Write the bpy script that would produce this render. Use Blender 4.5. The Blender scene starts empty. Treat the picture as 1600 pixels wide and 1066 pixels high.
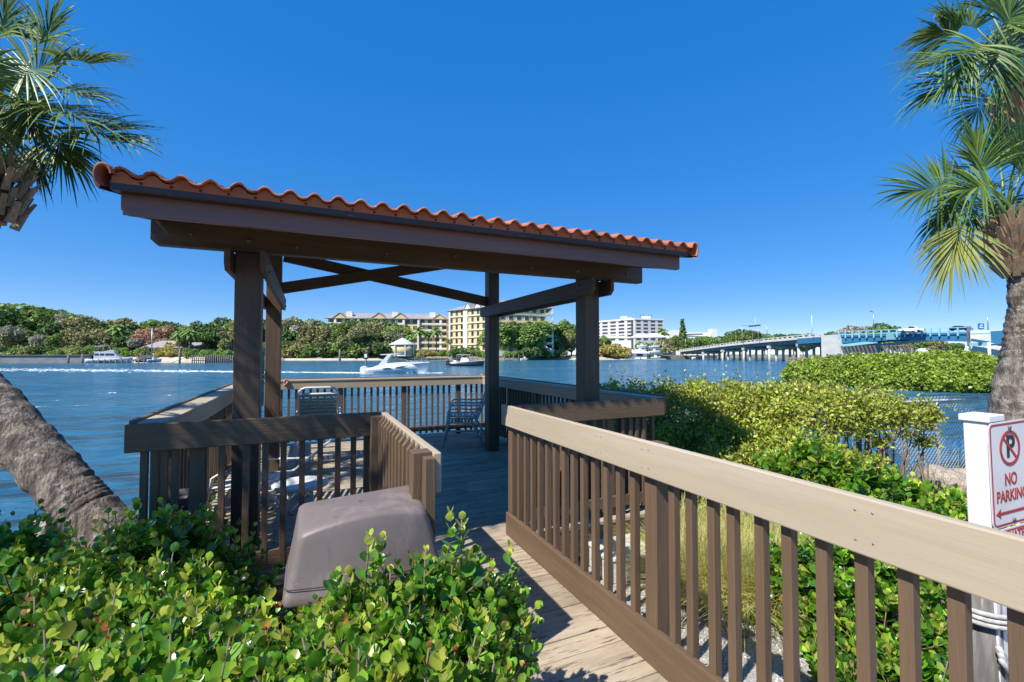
import bpy, math, random
import numpy as np
from mathutils import Vector, Matrix
random.seed(7)
RNG = np.random.default_rng(11)
SC = bpy.context.scene
COL = SC.collection
rad = math.radians

# ------------------------------------------------------------------ camera
F, YAW, PITCH, H = 708.85, rad(24.138), rad(1.677), 1.622
cam = bpy.data.cameras.new('camera'); camo = bpy.data.objects.new('camera', cam); COL.objects.link(camo)
camo.location = (0, 0, H); camo.rotation_euler = (rad(90) + PITCH, 0, -YAW)
cam.sensor_width = 36; cam.lens = F / 1600 * 36; cam.clip_end = 6000; cam.clip_start = .05
SC.camera = camo
ZW = -1.1      # water level (the deck is at 0)
FW = Vector((math.sin(YAW), math.cos(YAW), 0)); RT = Vector((math.cos(YAW), -math.sin(YAW), 0))


def at(px, d, z=0.0):
    """world point at view column px (of 1600), distance d along the view axis, height z"""
    p = FW * d + RT * (d * (px - 800) / F / 1.0004)
    return Vector((p.x, p.y, z))


def zat(py, d):
    u = (533 - py) / F
    return H + d * (math.sin(PITCH) + u * math.cos(PITCH)) / (math.cos(PITCH) - u * math.sin(PITCH))


def pt(px, py, d):
    return at(px, d, zat(py, d))


# ------------------------------------------------------------------ object helpers
def tag(o, label=None, cat=None, group=None, kind=None):
    if label: o['label'] = label
    if cat: o['category'] = cat
    if group: o['group'] = group
    if kind: o['kind'] = kind
    return o


def thing(name, label, cat, loc=(0, 0, 0), rz=0, group=None):
    o = bpy.data.objects.new(name, None); COL.objects.link(o)
    o.location = loc; o.rotation_euler = (0, 0, rz); o.empty_display_size = .2
    return tag(o, label, cat, group)


def kids(o):
    return [c for c in bpy.data.objects if c.parent == o]


def dup(root, loc=None, rz=None, label=None, group=None, scale=None):
    r = root.copy(); COL.objects.link(r)
    if loc is not None: r.location = loc
    if rz is not None: r.rotation_euler = (0, 0, rz)
    if scale is not None: r.scale = scale if hasattr(scale, '__len__') else (scale,) * 3
    if label: r['label'] = label
    if group: r['group'] = group
    for ch in CH.get(root.name, []):
        c = ch.copy(); COL.objects.link(c); c.parent = r; CH.setdefault(r.name, []).append(c)
        for g in CH.get(ch.name, []):
            d = g.copy(); COL.objects.link(d); d.parent = c; CH.setdefault(c.name, []).append(d)
    return r


CH = {}


class MB:
    """collects shapes, links them as ONE mesh object"""
    def __init__(s): s.v = []; s.f = []; s.mi = []; s.cur = 0; s.sm = []; s.smooth = False

    def add(s, vs, fs):
        b = len(s.v); s.v.extend([tuple(p) for p in vs])
        for f in fs:
            s.f.append(tuple(i + b for i in f)); s.mi.append(s.cur); s.sm.append(s.smooth)
        return s

    def box(s, x0, x1, y0, y1, z0, z1, M=None):
        vs = [(x, y, z) for z in (z0, z1) for y in (y0, y1) for x in (x0, x1)]
        if M is not None: vs = [M @ Vector(p) for p in vs]
        return s.add(vs, [(0, 2, 3, 1), (4, 5, 7, 6), (0, 1, 5, 4), (2, 6, 7, 3), (0, 4, 6, 2), (1, 3, 7, 5)])

    def prism(s, pts, a, b, axis='y', M=None):
        """closed 2-D outline extruded from a to b along axis"""
        def mk(p, t):
            return {'y': (p[0], t, p[1]), 'x': (t, p[0], p[1]), 'z': (p[0], p[1], t)}[axis]
        n = len(pts); vs = [mk(p, a) for p in pts] + [mk(p, b) for p in pts]
        if M is not None: vs = [M @ Vector(p) for p in vs]
        fs = [tuple(range(n))[::-1], tuple(range(n, 2 * n))] + [(i, (i + 1) % n, n + (i + 1) % n, n + i) for i in range(n)]
        return s.add(vs, fs)

    def bar(s, p, q, w, h, up=(0, 0, 1)):
        """rectangular bar from p to q; w across, h along up"""
        p, q = Vector(p), Vector(q); t = (q - p).normalized(); up = Vector(up)
        r = t.cross(up)
        if r.length < 1e-4: r = t.cross(Vector((1, 0, 0)))
        r.normalize(); u = r.cross(t)
        vs = []
        for c in (p, q):
            for a, b in ((-1, -1), (1, -1), (1, 1), (-1, 1)):
                vs.append(c + r * (a * w / 2) + u * (b * h / 2))
        return s.add(vs, [(3, 2, 1, 0), (4, 5, 6, 7), (0, 1, 5, 4), (1, 2, 6, 5), (2, 3, 7, 6), (3, 0, 4, 7)])

    def tube(s, pts, r, n=8, cap=True):
        pts = [Vector(p) for p in pts]; m = len(pts)
        rs = r if hasattr(r, '__len__') else [r] * m
        vs = []; prev = None
        for i, p in enumerate(pts):
            t = (pts[min(i + 1, m - 1)] - pts[max(i - 1, 0)])
            t.normalize()
            if prev is None:
                a = t.cross(Vector((0, 0, 1)))
                if a.length < 1e-3: a = t.cross(Vector((1, 0, 0)))
            else:
                a = prev - t * prev.dot(t)
            a.normalize(); prev = a; b = t.cross(a)
            for k in range(n):
                an = 2 * math.pi * k / n
                vs.append(p + (a * math.cos(an) + b * math.sin(an)) * rs[i])
        fs = [(i * n + k, i * n + (k + 1) % n, (i + 1) * n + (k + 1) % n, (i + 1) * n + k) for i in range(m - 1) for k in range(n)]
        if cap: fs += [tuple(range(n))[::-1], tuple(range((m - 1) * n, m * n))]
        old = s.smooth; s.smooth = True; s.add(vs, fs); s.smooth = old
        return s

    def lathe(s, prof, c=(0, 0, 0), n=24, cap=True):
        vs = []
        for r, z in prof:
            for k in range(n):
                an = 2 * math.pi * k / n
                vs.append((c[0] + r * math.cos(an), c[1] + r * math.sin(an), c[2] + z))
        m = len(prof)
        fs = [(i * n + k, i * n + (k + 1) % n, (i + 1) * n + (k + 1) % n, (i + 1) * n + k) for i in range(m - 1) for k in range(n)]
        if cap: fs += [tuple(range(n))[::-1], tuple(range((m - 1) * n, m * n))]
        old = s.smooth; s.smooth = True; s.add(vs, fs); s.smooth = old
        return s

    def build(s, name, mat, parent=None, world=True, bevel=0, loc=None):
        me = bpy.data.meshes.new(name)
        off = Vector((0, 0, 0))
        if parent is not None and world:
            off = Vector(parent.location)
            if parent.parent is not None: off = off + Vector(parent.parent.location)
        elif loc is not None: off = Vector(loc)
        me.from_pydata([(p[0] - off.x, p[1] - off.y, p[2] - off.z) for p in s.v], [], s.f)
        o = bpy.data.objects.new(name, me); COL.objects.link(o)
        for m in (mat if isinstance(mat, (list, tuple)) else [mat]): me.materials.append(m)
        me.polygons.foreach_set('material_index', s.mi)
        me.polygons.foreach_set('use_smooth', s.sm)
        if parent is not None:
            o.parent = parent; CH.setdefault(parent.name, []).append(o)
        elif loc is not None: o.location = loc
        if bevel:
            b = o.modifiers.new('edge', 'BEVEL'); b.width = bevel; b.segments = 2; b.limit_method = 'ANGLE'; b.angle_limit = rad(40)
        me.update()
        return o


def npmesh(name, V, Fq, mat, parent=None, smooth=True, loc=None, mi=None):
    """fast mesh from numpy arrays; faces all of one size"""
    me = bpy.data.meshes.new(name)
    V = np.asarray(V, dtype=np.float32).reshape(-1, 3); Fq = np.asarray(Fq, dtype=np.int32)
    if parent is not None: V = V - np.array(parent.location, dtype=np.float32)
    elif loc is not None: V = V - np.array(loc, dtype=np.float32)
    k = Fq.shape[1]; nf = len(Fq)
    me.vertices.add(len(V)); me.vertices.foreach_set('co', V.ravel())
    me.loops.add(nf * k); me.loops.foreach_set('vertex_index', Fq.ravel())
    me.polygons.add(nf); me.polygons.foreach_set('loop_start', np.arange(0, nf * k, k, dtype=np.int32))
    me.polygons.foreach_set('loop_total', np.full(nf, k, dtype=np.int32))
    for m in (mat if isinstance(mat, (list, tuple)) else [mat]): me.materials.append(m)
    if mi is not None: me.polygons.foreach_set('material_index', np.asarray(mi, dtype=np.int32))
    me.polygons.foreach_set('use_smooth', np.full(nf, smooth))
    me.update(calc_edges=True); me.validate()
    o = bpy.data.objects.new(name, me); COL.objects.link(o)
    if parent is not None:
        o.parent = parent; CH.setdefault(parent.name, []).append(o)
    elif loc is not None: o.location = loc
    return o


# ------------------------------------------------------------------ materials
def mat(name, col, col2=None, scale=4., stretch=(1, 1, 1), rough=.6, bump=0., bscale=None, bstretch=None, island=0., metal=0., spec=.5,
        spots=None, detail=6., lo=.35, hi=.65, transl=0., coat=0., objrand=0., dist=.01, obj_hue=0., emit=None):
    m = bpy.data.materials.new(name); m.use_nodes = True
    nt = m.node_tree; N = nt.nodes; L = nt.links
    b = N['Principled BSDF']; out = N['Material Output']
    b.inputs['Roughness'].default_value = rough; b.inputs['Metallic'].default_value = metal
    b.inputs['Specular IOR Level'].default_value = spec
    if coat: b.inputs['Coat Weight'].default_value = coat; b.inputs['Coat Roughness'].default_value = .12
    tc = N.new('ShaderNodeTexCoord')

    def noise(sc, st, det=6., rg=.55):
        mp = N.new('ShaderNodeMapping'); mp.inputs['Scale'].default_value = st
        L.new(tc.outputs['Object'], mp.inputs['Vector'])
        n = N.new('ShaderNodeTexNoise'); n.inputs['Scale'].default_value = sc; n.inputs['Detail'].default_value = det; n.inputs['Roughness'].default_value = rg
        L.new(mp.outputs['Vector'], n.inputs['Vector']); return n.outputs['Fac']

    def ramp(fac, l, h):
        r = N.new('ShaderNodeMapRange'); r.inputs['From Min'].default_value = l; r.inputs['From Max'].default_value = h
        L.new(fac, r.inputs['Value']); return r.outputs['Result']

    def mix(fac, a, c, mode='MIX'):
        x = N.new('ShaderNodeMix'); x.data_type = 'RGBA'; x.blend_type = mode
        if hasattr(fac, 'links') or hasattr(fac, 'is_linked'): L.new(fac, x.inputs[0])
        else: x.inputs[0].default_value = fac
        for v, i in ((a, 6), (c, 7)):
            if isinstance(v, (tuple, list)): x.inputs[i].default_value = (*v[:3], 1)
            else: L.new(v, x.inputs[i])
        return x.outputs[2]
    c = tuple(col)
    if col2 is not None: c = mix(ramp(noise(scale, stretch, detail), lo, hi), col, col2)
    for sp in (spots or []):   # (colour, scale, stretch, lo, hi)
        c = mix(ramp(noise(sp[1], sp[2], 8., .65), sp[3], sp[4]), c, sp[0])
    if island:
        g = N.new('ShaderNodeNewGeometry'); r = N.new('ShaderNodeMapRange')
        r.inputs['To Min'].default_value = 1 - island; r.inputs['To Max'].default_value = 1 + island
        L.new(g.outputs['Random Per Island'], r.inputs['Value'])
        h = N.new('ShaderNodeHueSaturation')
        if isinstance(c, tuple): h.inputs['Color'].default_value = (*c, 1)
        else: L.new(c, h.inputs['Color'])
        L.new(r.outputs['Result'], h.inputs['Value']); c = h.outputs['Color']
    if objrand:
        oi = N.new('ShaderNodeObjectInfo'); r = N.new('ShaderNodeMapRange')
        r.inputs['To Min'].default_value = 1 - objrand; r.inputs['To Max'].default_value = 1 + objrand
        L.new(oi.outputs['Random'], r.inputs['Value'])
        h = N.new('ShaderNodeHueSaturation')
        if isinstance(c, tuple): h.inputs['Color'].default_value = (*c, 1)
        else: L.new(c, h.inputs['Color'])
        L.new(r.outputs['Result'], h.inputs['Value'])
        if obj_hue:
            m2 = N.new('ShaderNodeMath'); m2.operation = 'MULTIPLY'; m2.inputs[1].default_value = 7.31; L.new(oi.outputs['Random'], m2.inputs[0])
            m3 = N.new('ShaderNodeMath'); m3.operation = 'FRACT'; L.new(m2.outputs[0], m3.inputs[0])
            r2 = N.new('ShaderNodeMapRange'); r2.inputs['To Min'].default_value = .5 - obj_hue; r2.inputs['To Max'].default_value = .5 + obj_hue
            L.new(m3.outputs[0], r2.inputs['Value']); L.new(r2.outputs['Result'], h.inputs['Hue'])
        c = h.outputs['Color']
    if isinstance(c, tuple): b.inputs['Base Color'].default_value = (*c, 1)
    else: L.new(c, b.inputs['Base Color'])
    if bump:
        bm = N.new('ShaderNodeBump'); bm.inputs['Strength'].default_value = bump; bm.inputs['Distance'].default_value = dist
        L.new(noise(bscale or scale * 3, bstretch or stretch, 8., .6), bm.inputs['Height']); L.new(bm.outputs['Normal'], b.inputs['Normal'])
    if transl:
        t = N.new('ShaderNodeBsdfTranslucent'); ms = N.new('ShaderNodeMixShader'); ms.inputs[0].default_value = transl
        hs = N.new('ShaderNodeHueSaturation'); hs.inputs['Value'].default_value = 1.5; hs.inputs['Hue'].default_value = .48
        if isinstance(c, tuple): hs.inputs['Color'].default_value = (*c, 1)
        else: L.new(c, hs.inputs['Color'])
        L.new(hs.outputs['Color'], t.inputs['Color'])
        L.new(b.outputs[0], ms.inputs[1]); L.new(t.outputs[0], ms.inputs[2]); L.new(ms.outputs[0], out.inputs['Surface'])
    if emit: b.inputs['Emission Color'].default_value = (*emit[:3], 1); b.inputs['Emission Strength'].default_value = emit[3]
    return m


def leafmat(name, cols, rough=.35, transl=.25, objrand=0., val=1., obj_hue=0., coat=0.):
    """foliage: the colour of each leaf is picked at random from a ramp"""
    m = bpy.data.materials.new(name); m.use_nodes = True
    nt = m.node_tree; N = nt.nodes; L = nt.links; b = N['Principled BSDF']; out = N['Material Output']
    b.inputs['Roughness'].default_value = rough
    if coat: b.inputs['Coat Weight'].default_value = coat; b.inputs['Coat Roughness'].default_value = .2
    g = N.new('ShaderNodeNewGeometry'); cr = N.new('ShaderNodeValToRGB'); L.new(g.outputs['Random Per Island'], cr.inputs['Fac'])
    el = cr.color_ramp.elements
    while len(el) < len(cols): el.new(.5)
    for i, cc in enumerate(cols):
        el[i].position = cc[3] if len(cc) > 3 else i / (len(cols) - 1); el[i].color = (cc[0] * val, cc[1] * val, cc[2] * val, 1)
    c = cr.outputs['Color']
    # colour drifts a little over the plant, light and dark clumps of differing age
    tc = N.new('ShaderNodeTexCoord'); n = N.new('ShaderNodeTexNoise'); n.inputs['Scale'].default_value = 1.3; L.new(tc.outputs['Object'], n.inputs['Vector'])
    r = N.new('ShaderNodeMapRange'); r.inputs['From Min'].default_value = .3; r.inputs['From Max'].default_value = .7
    r.inputs['To Min'].default_value = .75; r.inputs['To Max'].default_value = 1.25; L.new(n.outputs['Fac'], r.inputs['Value'])
    h = N.new('ShaderNodeHueSaturation'); L.new(c, h.inputs['Color'])
    if objrand:
        oi = N.new('ShaderNodeObjectInfo'); r3 = N.new('ShaderNodeMapRange'); r3.inputs['To Min'].default_value = 1 - objrand; r3.inputs['To Max'].default_value = 1 + objrand
        L.new(oi.outputs['Random'], r3.inputs['Value']); mm = N.new('ShaderNodeMath'); mm.operation = 'MULTIPLY'
        L.new(r.outputs['Result'], mm.inputs[0]); L.new(r3.outputs['Result'], mm.inputs[1]); L.new(mm.outputs[0], h.inputs['Value'])
        if obj_hue:
            m2 = N.new('ShaderNodeMath'); m2.operation = 'MULTIPLY'; m2.inputs[1].default_value = 7.31; L.new(oi.outputs['Random'], m2.inputs[0])
            m3 = N.new('ShaderNodeMath'); m3.operation = 'FRACT'; L.new(m2.outputs[0], m3.inputs[0])
            r2 = N.new('ShaderNodeMapRange'); r2.inputs['To Min'].default_value = .5 - obj_hue; r2.inputs['To Max'].default_value = .5 + obj_hue
            L.new(m3.outputs[0], r2.inputs['Value']); L.new(r2.outputs['Result'], h.inputs['Hue'])
    else: L.new(r.outputs['Result'], h.inputs['Value'])
    c = h.outputs['Color']; L.new(c, b.inputs['Base Color'])
    t = N.new('ShaderNodeBsdfTranslucent'); ms = N.new('ShaderNodeMixShader'); ms.inputs[0].default_value = transl
    hs = N.new('ShaderNodeHueSaturation'); hs.inputs['Value'].default_value = 1.6; hs.inputs['Hue'].default_value = .475; L.new(c, hs.inputs['Color'])
    L.new(hs.outputs['Color'], t.inputs['Color']); L.new(b.outputs[0], ms.inputs[1]); L.new(t.outputs[0], ms.inputs[2]); L.new(ms.outputs[0], out.inputs['Surface'])
    return m


AX = {'x': (.6, 9, 9), 'y': (9, .6, 9), 'z': (9, 9, .6)}
MAT = {}
for ax in 'xyz':
    MAT['brown_' + ax] = mat('brown_painted_wood_' + ax, (.172, .110, .064), (.13, .084, .051), 2.2, AX[ax], .55, .55, 9, AX[ax], island=.2,
                             spots=[((.19, .125, .095), 5., tuple(a * .5 for a in AX[ax]), .66, .8), ((.05, .035, .03), 3.2, AX[ax], .68, .82)], dist=.006)
    MAT['dark_' + ax] = mat('dark_stained_wood_' + ax, (.158, .100, .060), (.108, .071, .046), 2.2, AX[ax], .55, .6, 9, AX[ax], island=.12,
                            spots=[((.10, .07, .055), 4., tuple(a * .5 for a in AX[ax]), .68, .85)], dist=.004)
    MAT['tan_' + ax] = mat('tan_painted_wood_' + ax, (.47, .39, .28), (.43, .355, .255), 1.6, AX[ax], .6, .22, 9, AX[ax], island=.08,
                           spots=[((.58, .49, .375), 1.2, tuple(a * .4 for a in AX[ax]), .55, .75), ((.27, .2, .14), 6., tuple(a * .8 for a in AX[ax]), .70, .82)], dist=.003)
MAT['deck'] = mat('weathered_deck_paint', (.45, .375, .27), (.37, .30, .215), 1.4, (1.5, 9, 1), .62, .5, 6, (1.2, 10, 1), island=.16,
                  spots=[((.28, .22, .155), 1.1, (1.3, 5, 1), .50, .66), ((.10, .08, .065), 3.0, (1.0, 9, 1), .575, .64), ((.045, .038, .033), 5., (.8, 10, 1), .60, .66)], dist=.008)
MAT['fascia'] = mat('mauve_brown_painted_fascia', (.27, .135, .105), (.22, .112, .09), 1.5, AX['x'], .38, .08, 6, AX['x'], dist=.003)
MAT['flashing'] = mat('dark_metal_flashing', (.075, .048, .043), (.06, .04, .036), 2, (1, 1, 1), .35, .05, metal=.2)
MAT['tile'] = mat('terracotta_roof_tile', (.46, .15, .075), (.36, .11, .06), 3, (1, 1, 1), .75, .3, 30, island=.22,
                  spots=[((.17, .075, .055), 4., (1, 1, 1), .56, .72), ((.52, .24, .16), 9., (1, 1, 1), .64, .8)], dist=.004)
MAT['steel'] = mat('galvanised_steel', (.42, .43, .44), (.33, .34, .35), 9, rough=.42, metal=.7, bump=.05)
MAT['bolt'] = mat('dull_bolt', (.2, .18, .16), (.3, .27, .24), 60, rough=.5, metal=.6)
MAT['white'] = mat('white_vinyl', (.80, .80, .79), (.74, .74, .73), 3, rough=.35, bump=.03)
MAT['whitepaint'] = mat('white_paint', (.78, .78, .77), (.7, .7, .69), 2, rough=.45, objrand=.05)
MAT['bark'] = mat('grey_palm_bark', (.30, .25, .20), (.09, .07, .058), 3.2, (4, 4, 1.4), .9, 1., 15, (3, 3, 1.1), spots=[((.36, .25, .1), 3.5, (1, 1, 1), .66, .78), ((.46, .43, .39), 5, (2, 2, 3), .55, .68), ((.10, .08, .065), 16, (3, 3, 1), .52, .66), ((.05, .04, .035), 8, (5, 5, 1), .62, .72)], dist=.03, lo=.4, hi=.6)
MAT['boot'] = mat('dry_leaf_base', (.50, .37, .25), (.32, .22, .145), 12, (3, 3, 1), .8, .5, island=.3, dist=.01)
MAT['twig'] = mat('brown_twig', (.16, .11, .075), (.24, .18, .13), 12, rough=.85, bump=.4)
MAT['trunk'] = mat('grey_brown_trunk', (.17, .135, .105), (.26, .22, .18), 2, rough=.9, objrand=.2)
MAT['soil'] = mat('leaf_litter_soil', (.12, .085, .055), (.21, .16, .11), 9, rough=.95, bump=1., bscale=30, spots=[((.33, .27, .2), 14, (1, 1, 1), .6, .7)], dist=.03)
MAT['gravel'] = mat('crushed_shell_gravel', (.66, .64, .60), (.34, .32, .30), 60, rough=.9, bump=1., bscale=70, dist=.03)
MAT['pebble'] = mat('shell_pebble', (.62, .60, .57), rough=.8, island=.4)
MAT['rock'] = mat('pale_limestone', (.48, .41, .34), (.30, .25, .21), 3.5, rough=.9, bump=1., bscale=7, spots=[((.12, .1, .085), 6, (1, 1, 1), .6, .72)], dist=.05, objrand=.15)
MAT['sand'] = mat('bank_sand', (.55, .48, .38), (.42, .36, .28), .3, rough=.95)
MAT['bankgrass'] = mat('bank_ground', (.16, .15, .08), (.26, .22, .14), .2, rough=.95)
MAT['concrete'] = mat('pale_concrete', (.66, .63, .57), (.55, .53, .48), .25, (1, 1, 2), .85, spots=[((.40, .38, .35), .8, (2, 2, .4), .6, .8)])
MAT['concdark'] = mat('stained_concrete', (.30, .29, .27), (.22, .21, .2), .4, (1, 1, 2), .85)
MAT['blue'] = mat('bridge_blue_paint', (.03, .15, .28), (.035, .17, .30), .3, rough=.4)
MAT['lightblue'] = mat('bridge_pale_blue_paint', (.26, .52, .60), (.2, .47, .56), .3, rough=.4)
MAT['glass'] = mat('dark_window_glass', (.03, .04, .05), (.06, .075, .085), .2, rough=.12, objrand=.3)
MAT['yellow'] = mat('yellow_stucco', (.74, .57, .27), (.68, .52, .25), .1, rough=.85)
MAT['cream'] = mat('cream_stucco', (.76, .73, .62), (.70, .67, .57), .1, rough=.85)
MAT['greyroof'] = mat('grey_tile_roof', (.33, .31, .29), (.26, .245, .235), .5, (1, 1, 4), .8)
MAT['pile'] = mat('weathered_pile', (.22, .205, .19), (.11, .10, .092), 5, (6, 6, .8), .9, .7, 8, (8, 8, 1), dist=.01, spots=[((.42, .40, .38), 4, (5, 5, .7), .58, .7)])
MAT['dockwood'] = mat('grey_dock_wood', (.26, .22, .18), (.18, .155, .13), 1, rough=.9, objrand=.15)
MAT['hull'] = mat('white_gelcoat', (.70, .71, .72), (.66, .67, .68), .5, rough=.22, coat=.4)
MAT['navy'] = mat('dark_navy_gelcoat', (.025, .035, .055), (.03, .04, .06), .5, rough=.2, coat=.4)
MAT['black'] = mat('black_rubber', (.02, .02, .022), rough=.5)
MAT['canvas'] = mat('blue_boat_canvas', (.04, .08, .22), (.05, .09, .26), 2, rough=.8)
MAT['foam'] = mat('white_water_foam', (.82, .86, .88), (.7, .77, .82), 2, rough=.7)
# ------------------------------------------------------------------ sky and sun
SUN = Vector((-.80, -.30, 1.0)).normalized()
w = bpy.data.worlds.new('World'); SC.world = w; w.use_nodes = True
nt = w.node_tree; bg = nt.nodes['Background']
sky = nt.nodes.new('ShaderNodeTexSky'); sky.sky_type = 'NISHITA'; sky.sun_disc = False
sky.sun_elevation = math.asin(SUN.z); sky.sun_rotation = math.atan2(SUN.x, SUN.y)
sky.altitude = 5000; sky.air_density = 1.0; sky.dust_density = 0.0; sky.ozone_density = 3
hsn = nt.nodes.new('ShaderNodeHueSaturation'); hsn.inputs['Saturation'].default_value = 2.55; hsn.inputs['Value'].default_value = 1.90; hsn.inputs['Hue'].default_value = .514
gmn = nt.nodes.new('ShaderNodeGamma'); gmn.inputs['Gamma'].default_value = .355      # a milder, deeper blue than the raw sky model
nt.links.new(sky.outputs[0], gmn.inputs['Color']); nt.links.new(gmn.outputs[0], hsn.inputs['Color']); nt.links.new(hsn.outputs[0], bg.inputs[0]); bg.inputs[1].default_value = .15
sl = bpy.data.lights.new('sun', 'SUN'); sl.energy = 3.9; sl.angle = rad(.55); sl.color = (1, .95, .87)
so = bpy.data.objects.new('sun', sl); COL.objects.link(so); so.rotation_euler = SUN.to_track_quat('Z', 'Y').to_euler(); so.location = (-20, -10, 30)
SC.view_settings.view_transform = 'Standard'; SC.view_settings.look = 'None'; SC.view_settings.exposure = .88; SC.view_settings.gamma = 1
SC.cycles.max_bounces = 5; SC.cycles.transparent_max_bounces = 8; SC.cycles.caustics_reflective = False; SC.cycles.caustics_refractive = False

# ------------------------------------------------------------------ key sizes (metres), deck top = 0
HR, BW, BT = 1.164, .184, .038
PX0, PX1, PY0, PY1, PW = -.547, 2.755, 4.197, 7.10, .19
DX0, DX1, DY0, DY1 = -1.12, 3.56, 3.72, 9.16

# ------------------------------------------------------------------ deck and boardwalk (boards run across, along X)
mb = MB(); y = DY0 - .01
while y < DY1:
    x = DX0
    cuts = [DX0, random.uniform(.2, 2.6), DX1]
    for a, b in zip(cuts, cuts[1:]):
        j = random.uniform(-.0025, .0025)
        mb.box(a + .002, b - .002, y, y + .136, -.038 + j, j)
    y += .142
deck = mb.build('deck', MAT['deck'], bevel=.004); tag(deck, kind='structure')
mb = MB(); y = DY0 - .014
while y > -2.2:
    j = random.uniform(-.003, .003)
    mb.box(.50 + random.uniform(-.01, .01), 1.742 + random.uniform(-.008, .008), y - .136, y, -.038 + j, j, Matrix.Rotation(rad(random.uniform(-.12, .12)), 4, 'Z'))
    y -= .1425
tag(mb.build('boardwalk', MAT['deck'], bevel=.004), kind='structure')
mb = MB()
mb.box(DX0, DX1, DY0, DY0 + .04, -.30, -.042); mb.box(DX0, DX1, DY1 - .04, DY1, -.30, -.042)
mb.box(DX0, DX0 + .04, DY0 + .04, DY1 - .04, -.30, -.042); mb.box(DX1 - .04, DX1, DY0 + .04, DY1 - .04, -.30, -.042)
for k in range(9): mb.box(DX0 + .5 * k + .3, DX0 + .5 * k + .34, DY0 + .04, DY1 - .04, -.24, -.042)
for yy in (4.2, 6.0, 7.8): mb.box(DX0 + .04, DX1 - .04, yy, yy + .08, -.42, -.245)
tag(mb.build('deck_framing', MAT['brown_x'], bevel=.003), kind='structure')
mb = MB(); mb.box(.52, .56, -2.2, DY0 - .01, -.24, -.042); mb.box(1.68, 1.72, -2.2, DY0 - .01, -.24, -.042); mb.box(1.1, 1.14, -2.2, DY0 - .01, -.24, -.042)
tag(mb.build('boardwalk_framing', MAT['brown_y'], bevel=.003), kind='structure')
for i, (x, y) in enumerate([(DX0 + .15, 4.4), (1.2, 4.4), (3.35, 4.4), (DX0 + .15, 6.1), (3.35, 6.1), (DX0 + .15, 7.9), (1.2, 7.9), (3.35, 7.9)]):
    t = MB().tube([(x, y, -2.6), (x, y, -.43)], [.14, .12], 12).build('support_pile', MAT['pile'], loc=(x, y, -2.6))
    tag(t, 'round timber pile under the viewing deck', 'pile', 'timber piles carrying the viewing deck')


# ------------------------------------------------------------------ railings
def bal(parent, x, y, z0, z1, s=.040, m='brown_z'):
    MB().box(x - s / 2, x + s / 2, y - s / 2, y + s / 2, z0, z1).build('baluster', MAT[m], parent, bevel=.0025)


def balmit(parent, x, y, z0, z1, s=.040, m='brown_z'):
    """baluster whose top is cut off at a slant"""
    MB().prism([(x - s, z0), (x, z0), (x, z1), (x - s, z1 - .05)], y - s / 2, y + s / 2, 'y').build('baluster', MAT[m], parent, bevel=.002)


def post(parent, x0, x1, y0, y1, z0, z1, m='brown_z', name='post'):
    MB().box(x0, x1, y0, y1, z0, z1).build(name, MAT[m], parent, bevel=.004)


# long railing on the right of the boardwalk
r = thing('boardwalk_railing', 'long railing right of the boardwalk with one wide tan top board', 'railing', (1.62, 3.7, 0))
MB().box(1.62, 1.658, -2.2, 3.86, HR - BW, HR).build('top_board', MAT['tan_y'], r, bevel=.006)
MB().box(1.64, 1.678, -2.2, 3.80, .004, .20).build('curb_board', MAT['brown_y'], r, bevel=.006)
yy = 3.64
for k, yb in enumerate([3.59, 3.46, 3.335, 3.21, 3.083, 2.96, 2.83, 2.71, 2.587, 2.458, 2.326, 2.203, 2.073, 1.773, 1.66, 1.53, 1.425, 1.29, 1.175, 1.047, .919, .798, .68, .558, .43, .28, .15, .02, -.35, -.48, -.61]):
    bal(r, 1.680, yb - .01, .17, HR - .02)
post(r, 1.659, 1.749, 1.868, 1.958, -.36, HR - .012)
post(r, 1.659, 1.749, 3.70, 3.79, -.36, HR - .012)
post(r, 1.659, 1.749, -.21, -.12, -.36, HR - .012)
mb = MB()
for yb in (3.25, 2.35, 1.93, .9, .2, -.2):
    for z in (HR - .045, HR - .14):
        mb.tube([(1.6185, yb, z), (1.6205, yb, z)], .0035, 6)
        mb.tube([(1.6185, yb - .05, z + .004), (1.6205, yb - .05, z + .004)], .0035, 6)
mb.build('nail_heads', MAT['bolt'], r)

# short railing on the left of the boardwalk
r = thing('gate_railing', 'short railing left of the boardwalk entrance, seen end on, with slant cut balusters', 'railing', (.57, 2.1, 0))
MB().box(.533, .571, 2.076, 3.70, HR - BW, HR).build('top_board', MAT['tan_y'], r, bevel=.005)
MB().box(.50, .538, 2.20, 3.70, .05, .19).build('curb_board', MAT['brown_y'], r, bevel=.005)
for k in range(11): balmit(r, .532, 3.56 - k * .118, .08, HR - .01)
post(r, .442, .532, 2.10, 2.19, -.40, HR + .004)
post(r, .484, .532, 2.03, 2.096, -.40, HR - .012)
post(r, .442, .532, 3.60, 3.69, -.40, HR - .02)

# front railing, left part
def front(name, label, xa, xb, posts, bals):
    r = thing(name, label, 'railing', ((xa + xb) / 2, DY0, 0))
    MB().box(xa, xb, 3.719, 3.757, HR - BW, HR).build('top_board', MAT['brown_x'], r, bevel=.006)
    MB().box(xa + .05, xb - .05, 3.765, 3.80, .09, .20).build('bottom_rail', MAT['brown_x'], r, bevel=.004)
    for x in bals: bal(r, x, 3.782, .06, HR - .03)
    for x in posts: post(r, x - .045, x + .045, 3.80, 3.89, -.30, HR - .02)
    mb = MB()
    for x in bals:
        for z in (HR - .05, HR - .14): mb.tube([(x + .004, 3.7205, z), (x + .004, 3.7175, z)], .0032, 6)
    mb.build('nail_heads', MAT['bolt'], r)
    return r


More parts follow.
